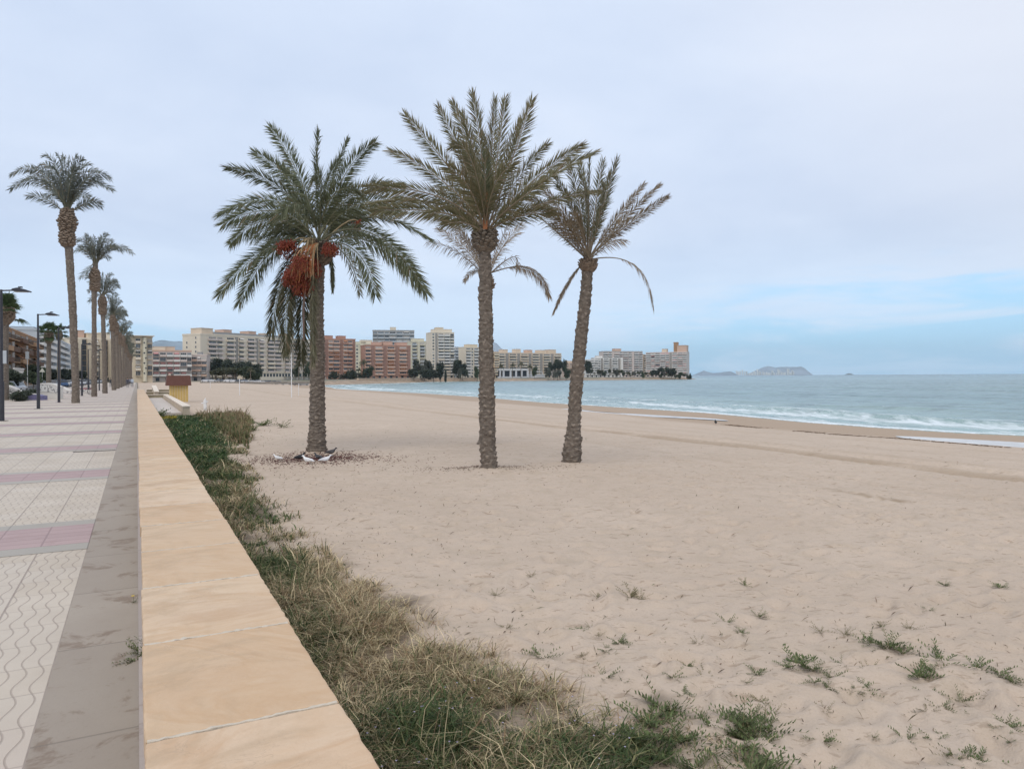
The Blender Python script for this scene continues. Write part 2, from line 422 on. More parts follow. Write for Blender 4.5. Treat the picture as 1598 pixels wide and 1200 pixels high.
def slabmat(name,c1,c2,per=1.2,seamx=0,rough=.7,stain=.4):
    m,n,b=newmat(name)
    tc=n('ShaderNodeTexCoord').outputs['Object']
    sp=n('ShaderNodeSeparateXYZ'); n.set(sp.inputs[0],tc); x,y=sp.outputs[0],sp.outputs[1]
    q=n.math('ABSOLUTE',n.math('SUBTRACT',n.math('FRACT',n.math('DIVIDE',y,per)),.5)); se=n.mapr(q,.5-.012/per,.5-.003/per)
    if seamx:
        q2=n.math('ABSOLUTE',n.math('SUBTRACT',n.math('FRACT',n.math('DIVIDE',n.math('ADD',x,.42),seamx)),.5)); se=n.math('MAXIMUM',se,n.mapr(q2,.5-.012/seamx,.5-.003/seamx))
    cell=n('ShaderNodeTexWhiteNoise',noise_dimensions='1D'); n.set(cell.inputs['W'],n.math('FLOOR',n.math('DIVIDE',y,per)))
    base=n.mix(n.noise(tc,1.6,6,.65),c1,c2)
    base=n.mix(n.math('MULTIPLY',cell.outputs['Value'],.35),base,tuple(k*.82 for k in c1))
    base=n.mix(n.math('MULTIPLY',n.mapr(n.noise(tc,2.6,5,.7,dist=.6),.54,.64),stain),base,tuple(k*f for k,f in zip(c1,(.66,.57,.5))))
    base=n.mix(n.math('MULTIPLY',n.mapr(n.noise(tc,45,4,.7),.55,.7),.2),base,tuple(k*.7 for k in c1))
    base=n.mix(n.math('MULTIPLY',se,.6),base,tuple(k*.6 for k in c1))
    n.set(b.inputs['Base Color'],base); b.inputs['Roughness'].default_value=rough
    bp=n('ShaderNodeBump'); bp.inputs['Strength'].default_value=.4; bp.inputs['Distance'].default_value=.005; bp.invert=True
    n.set(bp.inputs['Height'],n.math('ADD',se,n.math('MULTIPLY',n.noise(tc,60,4,.7),.5))); n.set(b.inputs['Normal'],bp)
    return m
def sheet(name,x0,x1,y0,y1,z0,z1,mat,label,ny=1):
    mb=MB(); mb.box(x0,x1,y0,y1,z0,z1,mat)
    o=mb.build(name,rz=ROT); return tag(o,label,name.replace('_',' '),kind='structure')
def make_promenade():
    sheet('promenade',-11.5,-.42,-25,330,-.3,0,tilemat(),'cream promenade paved in tiles with wavy grooves')
    grey=slabmat('grey_border_slab',(.285,.235,.19),(.375,.325,.27),1.25,stain=.75)
    sheet('border_strip',-.4195,.0,-25,330,-.3,.004,grey,'grey stone slab strip between the tiles and the wall')
    sheet('edge_strip',.0004,.0295,-25,96,-.3,.022,slabmat('edge_strip',(.36,.31,.29),(.44,.38,.35),2.5),'thin rough mortar strip where the paving meets the wall')
    pink=slabmat('pink_band',(.355,.25,.245),(.44,.325,.31),.2,.4,stain=.2)
    gb=slabmat('grey_band',(.34,.31,.27),(.40,.37,.33),3,.8,stain=.1)
    dr=thing('drain_grate','narrow dark drain slot at the edge of the third pink band','drain',(0,0,0),ROT); mb=MB(); mb.box(-1.25,-.425,18.40,18.50,.0045,.009,simple('drain_frame',(.16,.14,.14),.6)); mb.build('frame',dr); mb=MB()
    for q in range(20): mb.box(-1.23+q*.04,-1.21+q*.04,18.41,18.49,.0092,.0115,simple('drain_bar',(.10,.09,.09),.6) if q==0 else mb.mats[0])
    mb.build('bars',dr)
    k=0
    for i in range(0,40):
        s=8.72+5.42*i
        if s>320: break
        mb=MB(); mb.box(-11.5,-.423,s-.82,s-.52,.002,.004,gb); mb.box(-11.5,-.423,s+.52,s+.8,.002,.004,gb)
        o=mb.build('grey_paving_band',rz=ROT); tag(o,'grey band of paving edging a pink band on the promenade','paving band','grey paving bands',kind='structure')
        mb=MB(); mb.box(-11.5,-.423,s-.518,s+.518,.002,.0045,pink)
        o=mb.build('pink_paving_band',rz=ROT); tag(o,'pink band of paving across the promenade','paving band','pink paving bands',kind='structure')
    asph=simple('asphalt',(.075,.075,.078),.9,.15,1.5,bump=.2)
    sheet('road',-23,-11.6,-25,420,-.3,-.10,asph,'grey asphalt road behind the promenade')
    pv=simple('far_pavement',(.40,.36,.32),.85,.1,1.)
    sheet('pavement',-27,-23.05,-25,330,-.3,.01,pv,'pavement in front of the blocks')
# ---------------------------------------------------------------- beach wall
def stonemat():
    m,n,b=newmat('sandstone_coping')
    tc=n('ShaderNodeTexCoord').outputs['Object']; oi=n('ShaderNodeObjectInfo')
    rnd=oi.outputs['Random']
    off=n('ShaderNodeCombineXYZ'); n.set(off.inputs[0],n.math('MULTIPLY',rnd,37.)); n.set(off.inputs[1],n.math('MULTIPLY',rnd,91.))
    va=n('ShaderNodeVectorMath',operation='ADD'); n.set(va.inputs[0],tc); n.set(va.inputs[1],off)
    rot=n('ShaderNodeVectorRotate'); rot.rotation_type='Z_AXIS'; n.set(rot.inputs['Vector'],va.outputs[0]); n.set(rot.inputs['Angle'],n.math('MULTIPLY',n.math('SUBTRACT',rnd,.35),1.3))
    mp=n('ShaderNodeMapping'); n.set(mp.inputs[0],rot.outputs[0]); mp.inputs['Scale'].default_value=(.8,2.1,1)
    v=mp.outputs[0]
    a=n.noise(v,1.15,6,.62,dist=.5)
    c=n.ramp(a,[(.34,(.60,.46,.32)),(.44,(.66,.55,.43)),(.50,(.53,.37,.23)),(.56,(.63,.50,.37)),(.64,(.46,.31,.19)),(.74,(.60,.46,.33))])
    c=n.mix(n.math('MULTIPLY',n.mapr(n.noise(tc,2.2,4,.6),.45,.7),.5),c,(.62,.53,.45))
    c=n.mix(n.math('MULTIPLY',rnd,.35),c,(.52,.37,.235))
    w=n.noise(tc,4.,5,.62,dist=2.5)
    vein=n.math('ABSOLUTE',n.math('SUBTRACT',w,.5)); vein=n.math('MULTIPLY',n.mapr(vein,.012,.0,0,.5),n.mapr(n.noise(tc,1.7,3),.5,.65))
    c=n.mix(1.,c,(.96,.885,.785),'MULTIPLY')
    rw=n('ShaderNodeTexWhiteNoise',noise_dimensions='1D'); n.set(rw.inputs['W'],n.math('MULTIPLY',rnd,77.)); rc=n('ShaderNodeSeparateColor'); n.set(rc.inputs[0],rw.outputs['Color'])
    c=n.mix(n.math('MULTIPLY',rc.outputs[0],.3),c,(.60,.43,.33)); c=n.mix(n.math('MULTIPLY',rc.outputs[1],.3),c,(.63,.53,.40)); c=n.mix(n.math('MULTIPLY',rc.outputs[2],.5),c,(.50,.34,.20))
    c=n.mix(n.math('MULTIPLY',n.mapr(n.noise(tc,1.3,5,.7,dist=.8),.47,.62),.55),c,(.42,.30,.19))
    c=n.mix(vein,c,(.36,.26,.18))
    c=n.mix(n.math('MULTIPLY',n.mapr(n.noise(tc,90,3,.8),.55,.75),.22),c,(.45,.33,.22))
    n.set(b.inputs['Base Color'],c); b.inputs['Roughness'].default_value=.72
    bp=n('ShaderNodeBump'); bp.inputs['Strength'].default_value=.45; bp.inputs['Distance'].default_value=.006
    n.set(bp.inputs['Height'],n.math('ADD',n.noise(tc,35,5,.7),n.math('MULTIPLY',n.noise(tc,5,4,.6),2.))); n.set(b.inputs['Normal'],bp)
    return m
def slabmesh(w,l,h,mat,seed):
    # a slab with chipped, slightly irregular edges
    r=np.random.default_rng(seed); nx,ny=14,20
    xs=np.linspace(0,w,nx); ys=np.linspace(0,l,ny)
    V=[];Fc=[]
    def row(z,ins):
        out=[]
        for i in range(nx): out.append((xs[i],0+ins,z))
        for j in range(1,ny): out.append((w-ins,ys[j],z))
        for i in range(nx-2,-1,-1): out.append((xs[i],l-ins,z))
        for j in range(ny-2,0,-1): out.append((0+ins,ys[j],z))
        return out
    ring=row(0,.0); nr=len(ring)
    jit=np.repeat(r.normal(0,.0022,nr)[:,None],1,1)
    def mk(z,ins):
        q=[]
        for k,(x,y,zz) in enumerate(row(z,0)):
            cx,cy=w/2,l/2
            ix=ins+jit[k,0]
            x=min(max(x,ix),w-ix); y=min(max(y,ix),l-ix)
            q.append((x,y,zz))
        return q
    V+=mk(0,.0)+mk(h-.007,.0)+mk(h-.0015,.004)+mk(h,.010)
    for a in range(3):
        for k in range(nr): Fc.append((a*nr+k,a*nr+(k+1)%nr,(a+1)*nr+(k+1)%nr,(a+1)*nr+k))
    Fc.append(tuple(range(3*nr,4*nr))); Fc.append(tuple(range(nr-1,-1,-1)))
    mb=MB(); mb.poly(V,Fc,mat); return mb.mesh('coping_stone')
def mortar_bead(mb,s,mat,k):
    r=random.Random(k*3+1); n=36; V=[]
    for i in range(n):
        x=.022+.576*i/(n-1); w=.006+(.009 if k in (9,10,12) else .004)*max(0,r.gauss(.45,.6)); z=.4985+r.uniform(.0006,.0042); o=.003*math.sin(i*.5+k)
        V+=[(x,s-w+o,.46),(x,s+w+o,.46),(x,s+w*.8+o,z),(x,s-w*.8+o,z)]
    mb.poly(V,[(i*4+q,i*4+(q+1)%4,i*4+4+(q+1)%4,i*4+4+q) for i in range(n-1) for q in range(4)]+[(3,2,1,0),((n-1)*4,(n-1)*4+1,(n-1)*4+2,(n-1)*4+3)],mat)
def make_wall():
    root=thing('beach_wall','low seaside wall with warm veined sandstone coping beside the promenade','wall',(0,0,0),ROT)
    body=simple('wall_render',(.50,.42,.33),.9,.12,2.,bump=.3)
    mortar=simple('mortar',(.56,.49,.40),.95,.1,20,bump=.4)
    mb=MB(); mb.box(.03,.585,-6,96,-.9,.415,body); mb.build('wall_body',root)
    st=stonemat(); L=.9; meshes=[slabmesh(.592,L-.010,.08,st,k) for k in range(6)]
    s=1.56-.9*8; k=0
    mb=MB()
    while s<95:
        if k<99:
            o=link('coping_stone',meshes[k%6],root); o.location=(.016+.004*math.sin(k*5.3),s+.005,.4205+.0012*math.sin(k*3.1)); o.rotation_euler=(0,0,.004*math.sin(k*7.7))
        mortar_bead(mb,s+L,mortar,k); k+=1; s+=L
        if s>-7.2+99*.9: break
    mb.build('mortar_joint',root)
    # short raised spill of pale mortar over the near joint
    end=s
    # landing and ramp on the beach side
    pale=slabmat('landing_paving',(.52,.46,.41),(.58,.52,.47),1.5,0,stain=.15)
    sheet('landing',.62,2.2,44,90,-.7,-.3,pale,'smooth beige paved landing between the wall and its side wall')
    sw=thing('side_wall','low wall with pale stone coping bordering the beach landing by the booth','wall',(0,0,0),ROT)
    mb=MB(); mb.box(2.23,2.57,43.4,77,-.8,.03,body); mb.build('wall_body',sw)
    cs=simple('pale_coping',(.66,.58,.49),.8,.08,3,bump=.2)
    for i in range(14):
        mb=MB(); mb.box(2.2,2.62,43.36+i*2.4,43.36+i*2.4+2.39,.03,.09,cs); mb.build('coping_stone',sw)
    low=simple('low_wall_stone',(.27,.23,.16),.95,.2,3,bump=.4)
    for (t0,t1,s0,s1,z0,lab) in ((.65,2.5,79,79.5,-.02,'olive stained low wall closing the paved landing'),(.7,3.3,86,86.5,.12,'second low wall beyond the paved landing, with a pale cap'),(1.0,3.6,94,94.6,.28,'farthest low wall beyond the landing beside the sand')):
        w=thing('low_wall',lab,'wall',(0,0,0),ROT); mb=MB(); mb.box(t0,t1,s0,s1,-.8,z0,low); mb.build('wall_body',w)
        mb=MB(); mb.box(t0-.04,t1+.04,s0-.04,s1+.04,z0,z0+.06,cs); mb.build('cap',w)
    rw=thing('ramp_wall','short sloping cream parapet of the ramp beyond the landing','wall',(0,0,0),ROT)
    mb=MB(); mb.poly([(1.55,80,-.5),(1.9,80,-.5),(1.9,93,-.5),(1.55,93,-.5),(1.55,80,.25),(1.9,80,.25),(1.9,93,.75),(1.55,93,.75)],[(3,2,1,0),(4,5,6,7),(0,1,5,4),(1,2,6,5),(2,3,7,6),(3,0,4,7)],body); mb.build('wall_body',rw)
    mb=MB(); mb.poly([(1.5,79.9,.253),(1.95,79.9,.253),(1.95,93,.753),(1.5,93,.753),(1.5,79.9,.32),(1.95,79.9,.32),(1.95,93,.82),(1.5,93,.82)],[(3,2,1,0),(4,5,6,7),(0,1,5,4),(1,2,6,5),(2,3,7,6),(3,0,4,7)],cs); mb.build('coping',rw)
# ---------------------------------------------------------------- palms
def bez(p0,p1,p2,p3,n):
    t=np.linspace(0,1,n)[:,None]
    return (1-t)**3*p0+3*(1-t)**2*t*p1+3*(1-t)*t*t*p2+t**3*p3
def nrm(a): return a/np.maximum(np.linalg.norm(a,axis=-1,keepdims=True),1e-9)
GREEN=((.095,.115,.065),(.19,.205,.12)); OLIVE=((.16,.155,.095),(.27,.255,.165)); DRY=((.23,.175,.125),(.36,.29,.215))
def frond_mesh(name, ctrl, seed, roll=None, pal=GREEN, leafL=.46, dens=.019, width=.021, sparse=1.0, rachis=(.27,.25,.17), droop=.25, bare=.17, rr=.02, tipdry=.25, fold=0.0, angm=1.0):
    r=np.random.default_rng(seed)
    c=[np.array(p,float) for p in ctrl]
    pts=bez(*c,40)
    seg=np.linalg.norm(np.diff(pts,axis=0),axis=1); L=seg.sum(); cum=np.concatenate([[0],np.cumsum(seg)])/L
    T=nrm(np.gradient(pts,axis=0))
    up0=np.array([0,0,1.])
    out=c[3]-c[0]; out[2]=0
    if np.linalg.norm(out)<.15: out=np.array([.3,-1,0])
    out=out/np.linalg.norm(out)
    up=up0-T*(T@up0)[:,None]
    l=np.linalg.norm(up,axis=1,keepdims=True)
    alt=-out-T*(T@-out)[:,None]
    up=nrm(np.where(l<.12,alt*.12,up))
    side=nrm(np.cross(T,up))
    if roll is None: roll=r.uniform(45,80)*(1 if r.random()<.5 else -1)
    tw=math.radians(roll)+np.linspace(0,1,40)*math.radians(r.uniform(-25,25))
    ca,sa=np.cos(tw)[:,None],np.sin(tw)[:,None]
    s2=side*ca+up*sa; u2=up*ca-side*sa
    # rachis tube (square section)
    rad=rr*(1-.82*cum)[:,None]*np.ones((40,1))
    rad[:4]*=np.array([[1.9],[1.5],[1.25],[1.1]])
    ring=np.stack([pts+s2*rad*1.3,pts+u2*rad,pts-s2*rad*1.3,pts-u2*rad*.7],1)
    V=[ring.reshape(-1,3)]
    i=np.arange(39)[:,None]*4; k=np.arange(4)[None,:]
    Fq=[np.stack([i+k,i+(k+1)%4,i+4+(k+1)%4,i+4+k],-1).reshape(-1,4)]
    rc=np.array(rachis); C=[np.repeat(rc[None],160,0)*r.uniform(.85,1.15)]
    n=max(10,int(L*(1-bare)/dens*sparse))
    base=160
    for sgn in (-1,1):
        q=np.sort(bare+(1-bare)*(np.arange(n)+r.random(n)*.8)/n); q=np.clip(q,0,.999)
        if sparse<.8: q=q[r.random(len(q))<.85]
        m=len(q)
        f=lambda A: np.stack([np.interp(q,cum,A[:,j]) for j in range(3)],1)
        o=f(pts); t_=nrm(f(T)); s_=nrm(f(s2)); u_=nrm(f(u2))
        prof=np.interp(q,[bare,bare+.12,.45,.75,.93,1],[.3,.8,1,.95,.75,.55])
        ln=leafL*prof*r.uniform(.78,1.12,m)
        ang=np.radians(np.interp(q,[0,.3,.75,1],[64,55,46,24])+r.normal(0,7,m))*(1-fold*.75)*angm
        v=np.radians(r.choice([6,24,-10],m,p=[.45,.35,.2])+r.normal(0,8,m))
        lat=s_*(sgn*np.cos(v))[:,None]+u_*np.sin(v)[:,None]
        dr=t_*np.cos(ang)[:,None]+lat*np.sin(ang)[:,None]
        dr=nrm(dr)
        g=np.array([0,0,-1.])
        mid=o+dr*ln[:,None]*.33+g*(ln*droop*.05)[:,None]
        tip=o+dr*ln[:,None]+g*(ln*droop*(.35+.35*r.random(m)))[:,None]
        w=nrm(np.cross(dr,u_+r.normal(0,.5,(m,3))))*(width*.5*(.8+.4*r.random(m)))[:,None]
        vs=np.stack([o,mid+w,tip,mid-w],1).reshape(-1,3)
        V.append(vs); Fq.append(base+np.arange(m*4).reshape(-1,4)); base+=m*4
        a,b=np.array(pal[0]),np.array(pal[1])
        kk=r.random((m,1)); col=a*(1-kk)+b*kk
        col*=(.9+.2*vnoise(q*9,q*0+seed))[:,None]
        dk=(r.random((m,1))<tipdry*.3)
        col=np.where(dk,np.array([.25,.19,.12]),col)
        cc=np.repeat(col[:,None],4,1); 
        cc[:,2]=cc[:,2]*(1-tipdry)+np.array([.27,.21,.13])*tipdry
        C.append(cc.reshape(-1,3))
    return npmesh(name,np.concatenate(V),np.concatenate(Fq),LEAF,np.concatenate(C))
def merge_np(name, meshes, mat):
    Vs=[];Fs=[];Cs=[];b=0
    for me in meshes:
        n=len(me.vertices); v=np.empty(n*3,np.float32); me.vertices.foreach_get('co',v)
        m=len(me.polygons); f=np.empty(m*4,np.int32); me.loops.foreach_get('vertex_index',f)
        c=np.empty(n*4,np.float32); me.color_attributes['Col'].data.foreach_get('color',c)
        Vs.append(v.reshape(-1,3)); Fs.append(f.reshape(-1,4)+b); Cs.append(c.reshape(-1,4)[:,:3]); b+=n
        bpy.data.meshes.remove(me)
    return npmesh(name,np.concatenate(Vs),np.concatenate(Fs),mat,np.concatenate(Cs))
def barkmat(name,c1,c2,sc=1.):
    m,n,b=newmat(name)
    tc=n('ShaderNodeTexCoord').outputs['Object']
    mp=n('ShaderNodeMapping'); n.set(mp.inputs[0],tc); mp.inputs['Scale'].default_value=(1,1,2.2)
    f=n.noise(mp.outputs[0],7*sc,7,.75); g=n.noise(tc,1.1,3,.6)
    c=n.ramp(f,[(.32,c1),(.5,tuple((a+d)/2 for a,d in zip(c1,c2))),(.68,c2)])
    c=n.mix(n.math('MULTIPLY',n.mapr(g,.4,.7),.35),c,tuple(k*.7 for k in c2))
    c=n.mix(n.math('MULTIPLY',n.mapr(n.noise(mp.outputs[0],26*sc,4,.8),.56,.66),.5),c,tuple(min(1,k*1.5) for k in c2))
    at=n('ShaderNodeAttribute',attribute_name='tip').outputs['Fac']
    c=n.mix(n.mapr(at,.45,1.0,0,.6),c,tuple(min(1,k*1.45) for k in c2))
    n.set(b.inputs['Base Color'],c); b.inputs['Roughness'].default_value=.95; b.inputs['Specular IOR Level'].default_value=.15
    bp=n('ShaderNodeBump'); bp.inputs['Strength'].default_value=.9; bp.inputs['Distance'].default_value=.025
    n.set(bp.inputs['Height'],n.noise(mp.outputs[0],22*sc,6,.75)); n.set(b.inputs['Normal'],bp)
    return m
BARK=barkmat('palm_bark',(.07,.055,.046),(.27,.225,.185))
STUB=barkmat('leaf_base_stub',(.10,.08,.065),(.30,.25,.20))
STUBW=barkmat('dry_leaf_base',(.13,.10,.075),(.34,.26,.20))
def trunk_mesh(name, path, rads, mat, rowh=.1, n=11, amp=.16, dz=.016, na=44, seed=0, groove=1.):
    path=np.array(path,float); seg=np.linalg.norm(np.diff(path,axis=0),axis=1); L=seg.sum(); cum=np.concatenate([[0],np.cumsum(seg)])
    # smooth the path
    m=int(L/dz); q=np.linspace(0,L,m)
    ctr=np.stack([np.interp(q,cum,path[:,j]) for j in range(3)],1)
    k=max(1,int(.35/dz)); ker=np.ones(2*k+1)/(2*k+1)
    for j in (0,1): ctr[:,j]=np.convolve(np.pad(ctr[:,j],k,'edge'),ker,'valid')
    R=np.interp(q,cum,rads)
    th=np.linspace(0,2*PI,na,endpoint=False)
    Q,TH=np.meshgrid(q,th,indexing='ij')
    k2=Q/rowh+TH/(2*PI)+.6*(vnoise(TH*1.6+3,Q*2.3,seed)-.5)*2+.45*(vnoise(TH*3.2+9,Q*6.1,seed+5)-.5)*2+.15*np.sin(TH*3+Q*5)
    row=np.floor(k2); f=k2-row
    c=.5+.5*np.cos(n*TH+row*PI+1.5*vnoise(row,TH*0,seed))
    rnd=vnoise(row*1.7+.5,np.floor((TH*n/(2*PI)+row*.5))+.5,seed+1)
    sc=(f**.8)*(.25+.75*c)*(.45+1.1*rnd)
    rr=R[:,None]*(1-.05+amp*groove*sc+.09*(fbm(TH*2.5,Q*6,3,seed+2)-.5)*2)
    V=np.stack([ctr[:,0:1]+rr*np.cos(TH),ctr[:,1:2]+rr*np.sin(TH),np.repeat(ctr[:,2:3],na,1)],-1)
    V=V.reshape(-1,3)
    i=np.arange(m-1)[:,None]*na; kx=np.arange(na)[None,:]
    Fq=np.stack([i+kx,i+(kx+1)%na,i+na+(kx+1)%na,i+na+kx],-1).reshape(-1,4)
    tipc=(sc*np.where(f>.55,1,.35)).ravel()
    return npmesh(name,V,Fq,mat,smooth=False,attrs=dict(tip=tipc))
def boss_mesh(name, c, rx, h, n, mat, seed=0, stub=.14, shape='ball', up=.5):
    """cluster of sawn-off leaf bases round the top of the trunk; c = centre"""
    r=np.random.default_rng(seed); mb=MB(); c=Vector(c)
    # core
    prof=lambda v: (math.sqrt(max(0.,1-(2*v-1)**2))*.9+.1) if shape=='ball' else float(np.interp(v,[0,.08,.25,.38,.5,.68,.86,1],[.5,.74,.8,.6,.86,1.,.6,.38]))
    rows=14;vs=[];fs=[];na=18
    for j in range(rows+1):
        v=j/rows
        for a in range(na):
            th=2*PI*a/na; R=rx*.8*prof(v); vs.append(c+Vector((R*math.cos(th),R*math.sin(th),(v-.5)*h)))
    for j in range(rows):
        for a in range(na): fs.append((j*na+a,j*na+(a+1)%na,(j+1)*na+(a+1)%na,(j+1)*na+a))
    fs.append(tuple(range(na))[::-1]); fs.append(tuple(rows*na+a for a in range(na)))
    mb.poly(vs,fs,mat)
    for k in range(n):
        v=(k+.5)/n; th=k*2.39996+r.normal(0,.08); R=rx*.78*prof(v)
        base=c+Vector((R*math.cos(th),R*math.sin(th),(v-.5)*h))
        o=Vector((math.cos(th),math.sin(th),0)); u=(o*(1-up*.6)+Vector((0,0,up+r.normal(0,.12)))).normalized()
        sd=o.cross(Vector((0,0,1))).normalized(); w=stub*(.42+.2*r.random()); tck=stub*.24; ln=stub*(.7+.6*r.random())
        nn=u.cross(sd).normalized()
        b0=base-u*stub*.3
        q=[b0-sd*w-nn*tck,b0+sd*w-nn*tck,b0+sd*w+nn*tck,b0-sd*w+nn*tck]
        e=base+u*ln; w2=w*.6
        q+=[e-sd*w2-nn*tck*.7,e+sd*w2-nn*tck*.7,e+sd*w2+nn*tck*.7,e-sd*w2+nn*tck*.7]
        mb.poly(q,[(3,2,1,0),(4,5,6,7),(0,1,5,4),(1,2,6,5),(2,3,7,6),(3,0,4,7)],mat)
    return mb.mesh(name)
DATE=simple('date_fruit',(.23,.055,.035),.55,.3,30); STALK=simple('fruit_stalk',(.38,.15,.06),.7,.2,8); STALKP=simple('pale_stalk',(.36,.28,.17),.7,.2,8)
def fruit_cluster(root, p0, p1, p2, rad, nstr=34, seed=0, stalk=STALK, drop=.35, dates=15):
    r=np.random.default_rng(seed); mb=MB()
    p0,p1,p2=Vector(p0),Vector(p1),Vector(p2)
    pts=[p0*(1-t)**2+p1*2*t*(1-t)+p2*t*t for t in (0,.2,.4,.6,.8,1)]
    mb.tube(pts,[.025,.022,.02,.02,.018,.014],STALKP,5)
    dv=[];df=[]
    for k in range(nstr):
        d=Vector(r.normal(0,1,3)); d.z*=.7; d.normalize()
        e=p2+Vector((d.x*rad,d.y*rad,d.z*rad*.8-drop))
        m1=p2+d*rad*.45+Vector((0,0,.04))
        q=[p2*(1-t)**2+m1*2*t*(1-t)+e*t*t for t in (0,.35,.7,1)]
        mb.tube(q,.005,stalk,3,cap=False)
        for j in range(dates):
            t=.42+.58*j/dates; c=p2*(1-t)**2+m1*2*t*(1-t)+e*t*t
            c=c+Vector(r.normal(0,.042,3)); a,h=.017,.027
            mb.poly([c+Vector(x) for x in ((a,0,0),(0,a,0),(-a,0,0),(0,-a,0),(0,0,h),(0,0,-h))],[(0,1,4),(1,2,4),(2,3,4),(3,0,4),(1,0,5),(2,1,5),(3,2,5),(0,3,5)],DATE)
    return mb.build('fruit_cluster',root)
def local(px,py,Y,loc,dd=0): 
    return np.array(P(px,py,Y+dd)-loc)
ARCH=[0.]
def authored(root,loc,Y,fr,base,pal,seed,**kw):
    """fr: list of (c1x,c1y,c2x,c2y,tx,ty,dd[,opts])"""
    out=[]
    for k,f in enumerate(fr):
        o=dict(kw); dd=f[6]
        if len(f)>7: o.update(f[7])
        pl=o.pop('pal',pal)
        b=o.pop('base',base)
        r=np.random.default_rng(seed*100+k)
        p0=local(b[0]+r.uniform(-3,3),b[1]+r.uniform(-3,4),Y,loc,.12*np.sign(dd) if dd else 0)
        up_=ARCH[0]*abs(f[4]-b[0])*(1 if f[5]<b[1]+95 else 0)
        c=[p0,local(f[0],f[1]-up_*.3,Y,loc,dd*.3),local(f[2]-(f[4]-b[0])*ARCH[0]*.2,f[3]-up_,Y,loc,dd*.7),local(f[4],f[5],Y,loc,dd)]
        me=frond_mesh('frond',c,seed*100+k,pal=pl,**o); out.append(link('frond',me,root))
    return out
def extra(root,loc,top,n,L,seed,pal,az=(0,360),el=(20,75),bend=.5,**kw):
    r=np.random.default_rng(seed)
    for k in range(n):
        a=math.radians(r.uniform(*az)); e=math.radians(r.uniform(*el)); l=L*r.uniform(.8,1.05)
        o=np.array([math.sin(a),math.cos(a),0]); u=np.array([0,0,1.])
        d=o*math.cos(e)+u*math.sin(e)
        p0=top+o*.1; c1=p0+(d*.35+u*.08)*l; c2=p0+d*l*.72+u*.02; c3=p0+d*l*.93-u*bend*l*math.cos(e)*.5
        link('frond',frond_mesh('frond',[p0,c1,c2,c3],seed*50+k,pal=pal,**kw),root)
